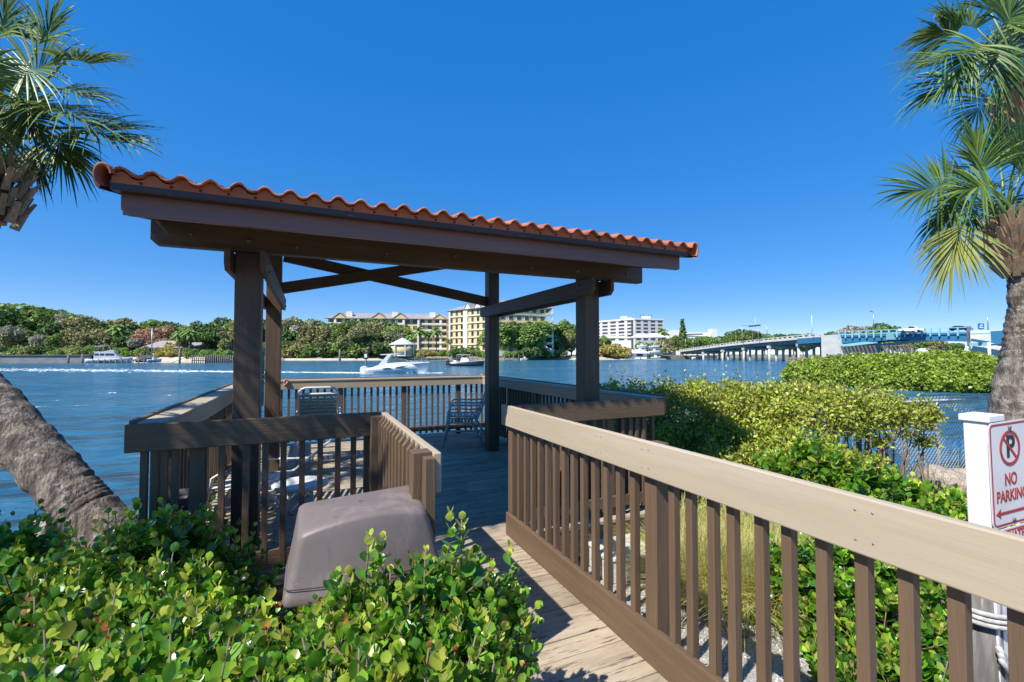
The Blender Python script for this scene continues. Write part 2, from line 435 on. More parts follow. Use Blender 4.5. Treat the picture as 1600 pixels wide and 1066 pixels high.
front('front_railing', 'dark brown front railing left of the opening, behind the plastic hood', -1.084, .532,
      [-.70, .46], [-.99, -.935, -.88, -.82, -.55, -.40, -.28, -.16, -.035, .09, .215, .33])
front('front_railing', 'dark brown front railing right of the opening, behind the long tan railing', 1.66, 3.43,
      [1.83, 2.80], [1.97, 2.10, 2.22, 2.34, 2.46, 2.58, 2.69, 2.92, 3.02, 3.10, 3.19])


def siderail(name, label, axis, a0, a1, inner, outer, posts, step=.118):
    """cap, inner face board and outer board, balusters between"""
    sgn = 1 if outer > inner else -1
    mid = inner + sgn * .06
    if axis == 'y':
        r = thing(name, label, 'railing', (inner, (a0 + a1) / 2, 0)); B = lambda u0, u1, v0, v1, z0, z1: MB().box(min(u0, u1), max(u0, u1), v0, v1, z0, z1)
    else:
        r = thing(name, label, 'railing', ((a0 + a1) / 2, inner, 0)); B = lambda u0, u1, v0, v1, z0, z1: MB().box(v0, v1, min(u0, u1), max(u0, u1), z0, z1)
    B(inner, inner + sgn * .038, a0, a1, HR - .165, HR - .03).build('face_board', MAT['tan_' + axis], r, bevel=.004)
    B(inner - sgn * .012, outer - sgn * .04, a0, a1, HR - .028, HR + .004).build('rail_cap', MAT['tan_' + axis], r, bevel=.006)
    B(outer - sgn * .038, outer, a0, a1, HR - .165, HR + .018).build('outer_board', MAT['brown_' + axis], r, bevel=.005)
    B(inner + sgn * .012, inner + sgn * .05, a0, a1, .10, .19).build('bottom_rail', MAT['brown_' + axis], r, bevel=.004)
    n = int((a1 - a0) / step)
    for k in range(n):
        v = a0 + .08 + k * step
        if any(abs(v - p) < .075 for p in posts): continue
        if axis == 'y': bal(r, inner + sgn * .06 + sgn * .012, v, .05, HR - .04)
        else: bal(r, v, inner + sgn * .06 + sgn * .012, .05, HR - .04)
    for p in posts:
        if axis == 'y': post(r, min(inner + sgn * .04, inner + sgn * .13), max(inner + sgn * .04, inner + sgn * .13), p - .045, p + .045, -.4, HR - .035)
        else: post(r, p - .045, p + .045, min(inner + sgn * .04, inner + sgn * .13), max(inner + sgn * .04, inner + sgn * .13), -.4, HR - .035)
    return r


siderail('side_railing', 'left side railing of the deck with wide tan cap, running out over the water', 'y', 3.80, 8.93, -.885, -1.084, [4.35, 5.5, 6.6, 7.7, 8.75])
siderail('side_railing', 'right side railing of the deck with tan cap, beside the hedge', 'y', 3.80, 8.93, 3.325, 3.53, [4.35, 5.5, 6.6, 7.7, 8.75])
fr = siderail('far_railing', 'far railing of the deck with tan cap, in front of the open water', 'x', -1.10, 3.50, 8.955, 9.15, [-.6, .55, 1.72, 2.83])
o = MB()
for k in range(6):
    an = k * 1.1; o.tube([(-.36 + .03 * math.cos(an + s * .7), 8.93 + .02 * math.sin(an), HR - .02 + .035 * math.sin(an * 1.3 + s * .8) - .03 * k / 3) for s in range(7)], .011, 6)
tag(o.build('rope_knot', mat('faded_red_rope', (.50, .2, .15), (.6, .36, .3), 30, rough=.9), loc=(-.36, 8.93, HR - .05)), 'small faded red rope knot on the far railing beside the left posts', 'rope')

# ------------------------------------------------------------------ shelter
S = thing('deck_shelter', 'open brown timber shelter with a single pitched red tile roof over the deck', 'shelter', (1.2, 5.7, 0))
SL = .21; EY, EZ = 3.28, 2.60          # eave line: y, underside of the tiles
def rz(y): return EZ + (y - EY) * SL
RX0, RX1, RY1 = -1.075, 3.385, 7.62
for x in (PX0, PX1):
    for y in (PY0, PY1):
        top = 2.70 if y == PY0 else rz(y) - .12
        MB().box(x, x + PW, y, y + PW, .002, top).build('post', MAT['dark_z'], S, bevel=.006)
# front beams bolted on the posts
def chbeam(y0, y1, z0, z1, xa, xb, ch=.035):
    return MB().prism([(xa, z1), (xa, z0 + ch), (xa + ch, z0), (xb - ch * .3, z0), (xb, z0 + ch * .3), (xb, z1)], y0, y1, 'y')
bm = chbeam(4.105, 4.193, 2.434, 2.655, -1.072, 3.476).build('beam', MAT['dark_x'], S, bevel=.004)
mb = MB()
for x, z in ((-.82, 2.53), (-.44, 2.52), (-.10, 2.50), (.62, 2.52), (1.25, 2.55), (2.05, 2.50), (2.6, 2.51), (3.25, 2.52)):
    rr = .022 if x in (-.44, 2.6) else .013
    MB().tube([(x, 4.102, z), (x, 4.094, z), (x, 4.0938, z), (x, 4.084, z)], [rr, rr, rr * .55, rr * .5], 10).build('bolt', MAT['bolt'], bm)
chbeam(PY1 + PW + .004, PY1 + PW + .09, rz(PY1) - .30, rz(PY1) - .10, -1.0, 3.4).build('beam', MAT['dark_x'], S, bevel=.004)
chbeam(PY1 - .09, PY1 - .004, rz(PY1) - .30, rz(PY1) - .10, -1.0, 3.4).build('beam', MAT['dark_x'], S, bevel=.004)
# ties on both sides of the posts, front to back
for xa in (PX0 - .045, PX0 + PW + .003, PX1 - .045, PX1 + PW + .003):
    ya, yb, z0, z1, ch = 3.985, 7.42, 2.262, 2.430, .05
    t_ = MB().prism([(ya, z1), (ya, z0 + ch), (ya + ch, z0), (yb - ch, z0), (yb, z0 + ch), (yb, z1)], xa, xa + .042, 'x').build('tie', MAT['dark_y'], S, bevel=.003)
    mb = MB()
    sx = -1 if xa < (PX0 if xa < 1 else PX1) else 1
    xf = xa if sx < 0 else xa + .042
    for yq, zq in ((4.26, 2.38), (4.31, 2.31), (7.15, 2.38), (7.24, 2.31)):
        MB().tube([(xf, yq, zq), (xf + sx * .012, yq, zq)], .014, 8).build('bolt', MAT['bolt'], t_)
# crossed braces in the rear frame, and on the side frames
def brace(p, q, w=.04, h=.16): MB().bar(p, q, w, h).build('brace', MAT['dark_x'], S, bevel=.003)
brace((PX0 + PW - .1, PY1 + .05, 2.53), (PX1 - .30, PY1 + .05, 3.19))
brace((PX1 + .1, PY1 + .10, 2.50), (PX0 + PW + .02, PY1 + .10, 3.02))
# rafters and boarding under the tiles
for k in range(8):
    x = RX0 + .06 + k * (RX1 - RX0 - .16) / 7
    MB().prism([(EY + .14, rz(EY + .14) - .035), (EY + .14, rz(EY + .14) - .14), (RY1 - .1, rz(RY1 - .1) - .19), (RY1 - .1, rz(RY1 - .1) - .035)], x, x + .04, 'x').build('rafter', MAT['dark_y'], S)
MB().prism([(EY + .02, rz(EY + .02) - .012), (EY + .02, rz(EY + .02) - .032), (RY1, rz(RY1) - .032), (RY1, rz(RY1) - .012)], RX0 + .03, RX1 - .03, 'x').build('roof_boarding', MAT['dark_y'], S)
chf = .03
MB().prism([(-1.028, 2.598), (-1.028, 2.452 + chf), (-1.028 + chf, 2.452), (3.325 - chf * .4, 2.452), (3.325, 2.452 + chf * .4), (3.325, 2.598)], 3.38, 3.418, 'y').build('fascia', MAT['fascia'], S, bevel=.004)
MB().prism([(xx, zz) for xx, zz in ((3.295, 2.575), (3.295, 2.628), (3.34, 2.628), (3.34, 2.60), (3.376, 2.60), (3.376, 2.575))], -1.056, 3.338, 'x').build('drip_edge', MAT['flashing'], S, bevel=.003)
# side fascias
for xa in (-1.03, 3.29):
    MB().prism([(3.42, rz(3.42) - .03), (3.42, rz(3.42) - .17), (RY1, rz(RY1) - .17), (RY1, rz(RY1) - .03)], xa, xa + .036, 'x').build('side_fascia', MAT['fascia'], S, bevel=.003)
# tiles: one wavy sheet per course, with thickness
period = .1455; n_t = int((RX1 - RX0) / period)
period = (RX1 - RX0 - .06) / n_t
NX = n_t * 12 + 1
xs = RX0 + .03 + np.linspace(0, n_t * period, NX)
def wave(x):
    ph = ((x - xs[0]) / period) % 1.0
    return np.where(ph < .62, .034 * np.sin(np.pi * ph / .62) ** .9, -.008 * np.sin(np.pi * (ph - .62) / .38)) + .012
course = .33; V = []; Q = []; ny = 0
cy = EY - .02; k = 0
while cy < RY1:
    # every tile is an island: split per period
    for t in range(n_t):
        sl_ = slice(t * 12, t * 12 + 13); xx = xs[sl_]
        dz = random.uniform(-.003, .005); dy = random.uniform(-.006, .006); tilt = random.uniform(-.003, .003)
        ph = np.linspace(0, 1, 13); ww = np.where(ph < .62, .034 * np.sin(np.pi * np.clip(ph / .62, 0, 1)) ** .9, -.008 * np.sin(np.pi * np.clip((ph - .62) / .38, 0, 1))) + .012
        b = len(V)
        for (yy, zo) in ((cy + dy, .014 + dz), (cy + course + .05, .0 + dz * .3)):
            for q in range(13): V.append((xx[q], yy, rz(yy) + ww[q] + zo + .042 + tilt * (q / 12)))
            for q in range(13): V.append((xx[q], yy, rz(yy) + ww[q] + zo + .026 + tilt * (q / 12)))
        for q in range(12):
            Q.append((b + q, b + q + 1, b + 26 + q + 1, b + 26 + q))            # top
            Q.append((b + 13 + q + 1, b + 13 + q, b + 39 + q, b + 39 + q + 1))  # under
            Q.append((b + 13 + q, b + 13 + q + 1, b + q + 1, b + q))            # front lip
    cy += course; k += 1
tl = npmesh('roof_tiles', V, Q, MAT['tile'], S, smooth=True)
# orange closure strip behind the first course, with weep holes
mb = MB()
for t in range(n_t):
    x0 = xs[0] + t * period
    pts = [(x0, rz(EY) + .010)] + [(x0 + period * q / 8, rz(EY) + float(wave(np.array([x0 + period * q / 8 - 1e-6]))[0]) + .034) for q in range(9)] + [(x0 + period, rz(EY) + .010)]
    mb.prism(pts, EY + .012, EY + .022, 'y')
mb.cur = 1
for t in range(n_t): mb.tube([(xs[0] + (t + .93) * period, EY + .005, rz(EY) + .022), (xs[0] + (t + .93) * period, EY + .013, rz(EY) + .022)], .0075, 8)
mb.build('eave_closure', [mat('orange_eave_closure', (.55, .16, .06), (.47, .13, .05), 6, rough=.7), MAT['black']], S)
# barrel tiles rolled over both rakes
for side, xc in ((-1, RX0 + .008), (1, RX1 - .008)):
    V = []; Q = []; cy = EY - .05
    while cy < RY1:
        b = len(V); L_ = .40; y2 = min(cy + L_, RY1 + .05)
        for (yy, ro, zo) in ((cy, .070, .012), (y2, .058, -.002)):
            for th in (0, .018):
                for q in range(13):
                    an = rad(-75 + q * 245 / 12) if side > 0 else rad(255 - q * 245 / 12)
                    rr = ro - th
                    V.append((xc + math.cos(an) * rr * .62, yy, rz(yy) + .030 + zo + math.sin(an) * rr * (1.0 if math.sin(an) > 0 else 1.25)))
        for q in range(12):
            Q += [(b + q, b + q + 1, b + 26 + q + 1, b + 26 + q), (b + 14 + q, b + 13 + q, b + 39 + q, b + 40 + q), (b + 13 + q, b + 14 + q, b + q + 1, b + q)]
        cy += .33
    npmesh('rake_tiles', V, Q, MAT['tile'], S, smooth=True)

# grey conduit and teal tube between the two left posts
c = thing('recycling_tube', 'narrow teal plastic tube on a grey pipe behind the front left post', 'tube', (-.46, 6.2, 0))
tx, ty = -.575, 6.5
MB().tube([(tx, ty, 0), (tx, ty, 1.0)], .03, 12).build('pipe', MAT['steel'], c)
teal = mat('teal_plastic', (.02, .30, .25), (.02, .25, .22), 4, rough=.35)
mb = MB(); mb.tube([(tx, ty, .98), (tx, ty, 1.30)], .07, 16); mb.build('lower_tube', teal, c)
MB().tube([(tx, ty, 1.31), (tx, ty, 1.36)], .072, 16).build('band', mat('worn_rust_band', (.35, .16, .1), rough=.8), c)
mb = MB(); mb.tube([(tx, ty, 1.37), (tx, ty, 1.72)], .07, 16); mb.build('upper_tube', teal, c)


# ------------------------------------------------------------------ chairs (strap chairs, local coordinates: faces +y)
alu = mat('white_chair_frame', (.74, .73, .70), (.66, .65, .62), 8, rough=.35, bump=.02)
strap_t = mat('teal_vinyl_strap', (.20, .30, .28), (.24, .35, .33), 5, rough=.5)
strap_w = mat('white_vinyl_strap', (.75, .75, .74), (.66, .66, .66), 5, rough=.5)


def chair(label, frame, strap, lean=.26, group=None, topstrap=None):
    t = thing('patio_chair', label, 'chair', (0, 0, 0), 0, group)
    W = .27
    back = lambda s: Vector((0, -.24 - lean * s, .42 + .62 * s))
    mb = MB()
    pts = [(-W, .26, .42), (-W, -.2, .41)] + [(-W, back(s).y, back(s).z) for s in (.1, .5, .88)] + [(-W + .05, back(.97).y, back(.97).z), (-W + .1, back(1).y, back(1).z), (W - .1, back(1).y, back(1).z), (W - .05, back(.97).y, back(.97).z)] + \
          [(W, back(s).y, back(s).z) for s in (.88, .5, .1)] + [(W, -.2, .41), (W, .26, .42)]
    mb.tube(pts, .0155, 10); mb.tube([(-W, .26, .42), (W, .26, .42)], .0155, 10)
    mb.build('seat_frame', frame, t, world=False)
    for s in (-1, 1):
        x = s * (W + .03)
        MB().tube([(x, .33, .0), (x, .27, .40), (x, .25, .60), (x, .20, .655), (x, .10, .665), (x, -.15, .655), (x - s * .01, back(.42).y + .02, .66)], .0155, 10).build('arm', frame, t, world=False)
        MB().tube([(x, -.40, 0), (x, -.18, .38), (x, -.08, .42)], .0155, 10).build('leg', frame, t, world=False)
        MB().tube([(x, .30, .17), (x, -.30, .17)], .010, 8).build('side_bar', frame, t, world=False)
    MB().tube([(-W - .03, -.38, .035), (W + .03, -.38, .035)], .011, 8).build('cross_bar', frame, t, world=False)
    MB().tube([(-W - .03, -.32, .14), (W + .03, -.32, .14)], .011, 8).build('cross_bar', frame, t, world=False)
    mb = MB()
    for k in range(8):
        y = .235 - k * .058
        mb.box(-W + .003, W - .003, y - .023, y + .023, .428, .433)
    mb.build('seat_straps', strap, t, world=False)
    mb = MB()
    for k in range(9):
        s = .10 + k * .088; p = back(s)
        tdir = (back(1) - back(0)).normalized()
        nn = Vector((0, tdir.z, -tdir.y)); a = p - tdir * .019; b = p + tdir * .019
        mb.add([(-W, a.y + nn.y * .012, a.z), (W, a.y + nn.y * .012, a.z), (W, b.y + nn.y * .012, b.z), (-W, b.y + nn.y * .012, b.z),
                (-W, a.y + nn.y * .017, a.z), (W, a.y + nn.y * .017, a.z), (W, b.y + nn.y * .017, b.z), (-W, b.y + nn.y * .017, b.z)],
               [(0, 1, 2, 3), (7, 6, 5, 4), (0, 4, 5, 1), (3, 2, 6, 7), (0, 3, 7, 4), (1, 5, 6, 2)])
    mb.build('back_straps', strap, t, world=False)
    return t


c1 = chair('white framed teal strap chair, lower of the two stacked before the far railing at left', alu, strap_t)
c1.location = (.17, 7.75, .002); c1.rotation_euler = (0, 0, rad(-4))
c2 = dup(c1, (.16, 7.66, .10), rad(-3), 'white framed teal strap chair, upper of the two stacked before the far railing at left')
sage = mat('sage_grey_chair_frame', (.50, .56, .55), (.44, .5, .49), 8, rough=.35)
c3 = chair('grey green strap chair, lower of the two stacked behind the back right post', sage, strap_t)
c3.location = (2.56, 7.92, .002); c3.rotation_euler = (0, 0, rad(72))
dup(c3, (2.61, 7.95, .11), rad(73), 'grey green strap chair, upper of the two stacked behind the back right post')
c4 = chair('low white strap lounge chair behind the small round table', alu, strap_w, lean=.42)
c4.location = (-.50, 5.55, .002); c4.rotation_euler = (0, 0, rad(76)); c4.scale = (1.05, 1.15, .66)

# ------------------------------------------------------------------ small round table
t = thing('side_table', 'small round white table behind the front railing', 'table', (-.05, 4.60, 0))
prof = [(.0, .452), (.20, .452), (.225, .455), (.238, .450), (.240, .438), (.232, .425), (.215, .424), (.21, .438), (0, .438)]
MB().lathe(prof, (-.05, 4.60, 0), 40, cap=False).build('table_top', alu, t)
for k in range(4):
    an = rad(35 + 90 * k); ca, sa = math.cos(an), math.sin(an)
    l = MB().tube([(-.05 + .15 * ca, 4.6 + .15 * sa, .437), (-.05 + .25 * ca, 4.6 + .25 * sa, .02)], .011, 10).build('leg', alu, t)
    MB().tube([(-.05 + .25 * ca, 4.6 + .25 * sa, .022), (-.05 + .254 * ca, 4.6 + .254 * sa, .001)], .014, 10).build('rubber_foot', MAT['black'], l)

# ------------------------------------------------------------------ bin between the front and left railings
t = thing('trash_bin', 'dark grey round bin in the corner behind the front railing', 'bin', (-.86, 4.16, 0))
binm = mat('dark_grey_plastic', (.15, .16, .18), (.19, .2, .215), 4, rough=.5)
mb = MB().lathe([(0, .002), (.125, .002), (.15, .44), (.15, .44), (.142, .44), (.12, .03), (0, .03)], (-.86, 4.16, 0), 32, cap=False); mb.build('bin_body', binm, t)
MB().lathe([(.150, .425), (.164, .425), (.166, .47), (.160, .485), (.148, .485), (.146, .44), (.150, .425)], (-.86, 4.16, 0), 32, cap=False).build('rim', binm, t); t.scale = (1, 1, 1.18)

# ------------------------------------------------------------------ moulded plastic hood left of the entrance
HB = thing('plastic_hood', 'taupe moulded plastic hood with curved front on a dark base before the front railing', 'cover', (.22, 2.1, -.42))
hm = mat('taupe_moulded_plastic', (.185, .148, .136), (.165, .132, .122), 5, rough=.5, bump=.12, bscale=120, spots=[((.29, .245, .235), 5, (1, 1, .35), .52, .72), ((.12, .10, .09), 9, (1.5, 1.5, .3), .60, .74), ((.33, .30, .28), 40, (1, 1, 1), .66, .74)], dist=.002)
# rings from bottom to top: (z, x0, x1, yfront, yback, bulge)
nseg = 14
def ring(z, x0, x1, y0, y1, bf, r=.035, arch=0.):
    pts = []
    def arc(cx, cy, a0, a1, n=4):
        for i in range(n + 1):
            a = rad(a0 + (a1 - a0) * i / n); pts.append((cx + r * math.cos(a), cy + r * math.sin(a)))
    arc(x0 + r, y0 + r, 180, 270)
    for i in range(1, nseg): u = i / nseg; pts.append((x0 + r + (x1 - x0 - 2 * r) * u, y0 - bf * 4 * u * (1 - u)))
    arc(x1 - r, y0 + r, 270, 360)
    arc(x1 - r, y1 - r, 0, 90)
    for i in range(1, nseg): u = i / nseg; pts.append((x1 - r - (x1 - x0 - 2 * r) * u, y1))
    arc(x0 + r, y1 - r, 90, 180)
    out = []
    for (x, y) in pts:
        u = min(1, max(0, (x + .03) / .51)); v = min(1, max(0, (y - 1.99) / .27))
        out.append((x, y, z + arch * (.028 * u + .045 * math.sin(math.pi * u) ** .8 * (1 - v) + .052 * v)))
    return out
R_ = [ring(.655, -.078, .546, 1.950, 2.33, .035), ring(.668, -.082, .550, 1.945, 2.335, .035), ring(.69, -.077, .545, 1.952, 2.33, .033),
      ring(.78, -.055, .524, 1.972, 2.31, .028, arch=.35), ring(.86, -.040, .502, 1.984, 2.29, .018, arch=.75), ring(.884, -.034, .490, 1.988, 2.282, .010, arch=.95), ring(.890, -.032, .487, 1.990, 2.28, .008, arch=1),
      ring(.898, -.024, .478, 2.000, 2.27, .003, arch=1), ring(.901, -.012, .468, 2.012, 2.26, 0, arch=1), ring(.903, .010, .455, 2.05, 2.24, 0, arch=1)]
V = []; Q = []
for rg in R_: V += rg
n_ = len(R_[0])
for i in range(len(R_) - 1):
    for k in range(n_): Q.append((i * n_ + k, i * n_ + (k + 1) % n_, (i + 1) * n_ + (k + 1) % n_, (i + 1) * n_ + k))
# top grid closing (fan to centre line ring)
def tz(x, y): u = min(1, max(0, (x + .03) / .51)); v = min(1, max(0, (y - 1.99) / .27)); return .905 + .028 * u + .045 * math.sin(math.pi * u) ** .8 * (1 - v) + .052 * v
inner = [(.22 + (x - .22) * .5, 2.14 + (y - 2.14) * .5) for (x, y, z) in R_[-1]]; inner = [(x, y, tz(x, y)) for x, y in inner]
V += inner; i = len(R_) - 1
for k in range(n_): Q.append((i * n_ + k, i * n_ + (k + 1) % n_, (i + 1) * n_ + (k + 1) % n_, (i + 1) * n_ + k))
cen = [(.22 + (x - .22) * .04, 2.14 + (y - 2.14) * .04, tz(.22, 2.14)) for (x, y, z) in R_[-1]]
V += cen; i += 1
for k in range(n_): Q.append((i * n_ + k, i * n_ + (k + 1) % n_, (i + 1) * n_ + (k + 1) % n_, (i + 1) * n_ + k))
npmesh('hood_shell', V, Q, hm, HB, smooth=True)
mb = MB()
for rg0, rg1 in ((ring(.716, -.0745, .5415, 1.9535, 2.33, .0335), ring(.721, -.0738, .5408, 1.954, 2.33, .0335)),):
    n0 = len(rg0); mb.add([(x + (x - .23) * .008, y + (y - 2.14) * .012, z) for x, y, z in rg0 + rg1], [(k, (k + 1) % n0, n0 + (k + 1) % n0, n0 + k) for k in range(n0)])
mb.build('seam', mat('dark_seam', (.07, .055, .052), rough=.7), HB)
mb = MB(); mb.tube([(.0 + .006 * i, 2.075, .9255 + .0012 * i) for i in range(4)], .0025, 5); mb.tube([(.036, 2.06 + .006 * i, .927 + .0012 * i) for i in range(5)], .0025, 5); mb.tube([(.01, 2.06 + .006 * i, .9245 + .0012 * i) for i in range(5)], .0025, 5)
mb.build('moulded_mark', hm, HB)
MB().box(.20, .26, 1.915, 1.93, .685, .735).build('latch', mat('black_latch', (.03, .028, .028), rough=.5), HB, bevel=.004)
MB().box(-.01, .46, 2.0, 2.30, -.42, .70).build('base_box', mat('dark_brown_metal', (.03, .022, .02), rough=.6), HB, bevel=.01)

# ------------------------------------------------------------------ white post with signs, old pile and ropes
sp = thing('sign_post', 'square white vinyl post with a flat cap, carrying the no parking sign', 'post', (2.834, .972, -.42), rad(-4.5))
# local frame: x to the right along the sign, y away from viewer
MB().box(-.035, .065, .0, .085, 0, 1.74).build('shaft', MAT['white'], sp, world=False, bevel=.004)
cp = MB(); cp.box(-.045, .075, -.012, .097, 1.742, 1.772); cp.build('cap', MAT['white'], sp, world=False, bevel=.004)
sp.rotation_euler = (rad(0), rad(-2), rad(-4.5))
PC = at(1521, 2.10); px_, py_ = PC.x, PC.y
wp = thing('timber_pile', 'weathered grey round pile wrapped with ropes behind the long railing', 'pile', (px_, py_, -.42))
MB().tube([(px_, py_, -.5), (px_, py_, .0), (px_, py_, .55)], [.075, .072, .070], 20).build('pile_shaft', MAT['pile'], wp)
rope = mat('grey_dock_rope', (.56, .55, .52), (.36, .35, .33), 40, (1, 1, 1), .9, .8, 90, dist=.004)
cx_, cy_ = px_ + .05, py_ - .005
for k in range(3):
    z = .47 - k * .023
    MB().tube([(cx_ + .150 * math.cos(a), cy_ + .098 * math.sin(a), z - .014 * math.cos(a)) for a in [2 * math.pi * i / 28 for i in range(29)]], .0105, 8).build('rope_turn', rope, wp)
for k in range(3):
    z = .36 - k * .024
    MB().tube([(px_ - .08 + .34 * u, py_ - .082 - .012 * math.sin(u * 3.1) - .004 * k, z - .26 * math.sin(u * 1.35) ** .9) for u in [i / 14 for i in range(15)]], .0105, 8).build('rope_turn', rope, wp)
# ------------------------------------------------------------------ signs on the white post (local to each sign: x right, z up, faces -y)
smw = mat('sign_white', (.78, .78, .77), (.70, .69, .68), 6, rough=.35)
smr = mat('sign_red', (.42, .05, .06), (.36, .05, .055), 8, rough=.4)
smb = mat('sign_black', (.02, .02, .02), rough=.4)


def rrect(w, h, r, n=5):
    pts = []
    for cx, cy, a0 in ((w / 2 - r, h / 2 - r, 0), (-w / 2 + r, h / 2 - r, 90), (-w / 2 + r, -h / 2 + r, 180), (w / 2 - r, -h / 2 + r, 270)):
        for i in range(n + 1):
            a = rad(a0 + 90 * i / n); pts.append((cx + r * math.cos(a), cy + r * math.sin(a)))
    return pts


def frame_ring(w, h, r, t, y0, y1, mb):
    o = rrect(w, h, r); i = rrect(w - 2 * t, h - 2 * t, max(r - t, .003)); n = len(o)
    vs = [(p[0], y0, p[1]) for p in o] + [(p[0], y0, p[1]) for p in i] + [(p[0], y1, p[1]) for p in o] + [(p[0], y1, p[1]) for p in i]
    fs = []
    for k in range(n):
        j = (k + 1) % n
        fs += [(k, j, n + j, n + k), (2 * n + k, 2 * n + j, j, k), (n + k, n + j, 3 * n + j, 3 * n + k)]
    mb.add(vs, fs)


def words(txt, size, x, z, m, parent, y=-.004):
    cu = bpy.data.curves.new('lettering', 'FONT'); cu.body = txt; cu.size = size; cu.align_x = 'CENTER'; cu.align_y = 'CENTER'; cu.extrude = .0006; cu.offset = size * .022
    tmp = bpy.data.objects.new('tmp_text', cu); COL.objects.link(tmp)
    dg = bpy.context.evaluated_depsgraph_get(); me = bpy.data.meshes.new_from_object(tmp.evaluated_get(dg))
    bpy.data.objects.remove(tmp)
    me.transform(Matrix.Translation((x, y, z)) @ Matrix.Rotation(rad(90), 4, 'X'))
    me.materials.clear(); me.materials.append(m)
    o = bpy.data.objects.new('lettering', me); COL.objects.link(o); o.parent = parent; CH.setdefault(parent.name, []).append(o)
    return o


SGL = Vector((2.845, .945, 0)); RZ = rad(-4.5)
zc = 1.622 - (740.5 - 553.75) / 708.85 * 1.99
sg = thing('parking_sign', 'white sign with red border reading NO PARKING under a barred P', 'sign', (SGL.x, SGL.y, zc), RZ)
sg.rotation_euler = (0, rad(-2), RZ)
MB().prism(rrect(.305, .457, .03), 0, .003, 'y').build('plate', smw, sg, world=False)
mb = MB(); frame_ring(.291, .443, .024, .008, -.0012, .0, mb); mb.build('border', smr, sg, world=False)
words('NO', .075, -.005, -.028, smr, sg, -.0012).scale = (.80, 1, 1)
words('PARKING', .069, 0, -.098, smr, sg, -.0012).scale = (.82, 1, 1)
mb = MB(); mb.bar((-.115, -.001, -.168), (.115, -.001, -.168), .0015, .012)
for s in (-1, 1): mb.prism([(s * .128, -.168), (s * .092, -.146), (s * .092, -.190)] if s > 0 else [(s * .128, -.168), (s * .092, -.190), (s * .092, -.146)], -.0014, 0, 'y')
mb.build('arrow', smr, sg, world=False)
words('P', .135, .004, .112, smb, sg, -.0012)
mb = MB(); n = 40; ro, ri = .078, .064
vs = [(r * math.cos(2 * math.pi * k / n), y, .11 + r * math.sin(2 * math.pi * k / n)) for y in (-.0022, -.0) for r in (ro, ri) for k in range(n)]
fs = []
for k in range(n):
    j = (k + 1) % n; fs += [(k, j, n + j, n + k), (2 * n + k, 2 * n + j, j, k), (n + k, n + j, 3 * n + j, 3 * n + k)]
mb.add(vs, fs); mb.bar((-.050, -.0020, .160), (.050, -.0020, .060), .0018, .011, up=(0, 1, 0)) if False else mb.prism([(-.054, .156), (-.046, .164), (.054, .064), (.046, .056)], -.0024, -.0014, 'y')
mb.build('barred_circle', smr, sg, world=False)
mb = MB()
for z in (.2, -.205): mb.tube([(0.0, -.002, z), (0.0, -.007, z)], .0085, 12)
mb.build('bolt', MAT['bolt'], sg, world=False)
zc2 = zc - .2285 - .008 - .075
s2 = thing('notice_sign', 'small white and red sign reading PRIVATE just below the parking sign', 'sign', (SGL.x, SGL.y, zc2), RZ)
s2.rotation_euler = (0, rad(-2), RZ)
MB().prism(rrect(.305, .15, .02), 0, .003, 'y').build('plate', smw, s2, world=False)
mb = MB(); frame_ring(.291, .136, .016, .006, -.0012, .0, mb); mb.build('border', smr, s2, world=False)
words('PRIVATE', .058, 0, .036, smr, s2, -.0012).scale = (.85, 1, 1)
# ------------------------------------------------------------------ ground, water
def poly(name, pts, z, m, kind='structure', skirt=None):
    mb = MB(); n = len(pts)
    if skirt is None: mb.add([(p[0], p[1], z) for p in pts], [tuple(range(n))])
    else:
        cx = sum(p[0] for p in pts) / n; cy = sum(p[1] for p in pts) / n
        out = []
        for p in pts:
            d = Vector((p[0] - cx, p[1] - cy)); d = d.normalized() * skirt[0]; out.append((p[0] + d.x, p[1] + d.y, skirt[1]))
        mb.add([(p[0], p[1], z) for p in pts] + out, [tuple(range(n))] + [(k, n + k, n + (k + 1) % n, (k + 1) % n) for k in range(n)])
    return tag(mb.build(name, m), kind=kind)


GZ = -.42
gp = [at(-900, 4.2), at(-300, 4.6), at(0, 5.0), at(180, 5.3), at(330, 5.0), (-.9, 4.3), (1.2, 4.6), (3.6, 4.9), (3.9, 8.2), at(1050, 8.4), at(1250, 7.6), at(1420, 7.4), at(1500, 7.8), at(1600, 8.6), at(2000, 9.5), at(3200, 8), (22, -16), (-14, -16), (-13, -2)]
gp = [(p[0], p[1]) for p in gp][::-1]
poly('ground', gp, GZ, MAT['soil'], skirt=(.9, -1.6))
poly('gravel_bed', [(1.75, -3), (4.6, -3), (4.3, 1.2), (3.9, 2.6), (3.3, 3.3), (2.9, 4.2), (1.75, 4.4)], GZ + .006, MAT['gravel'])

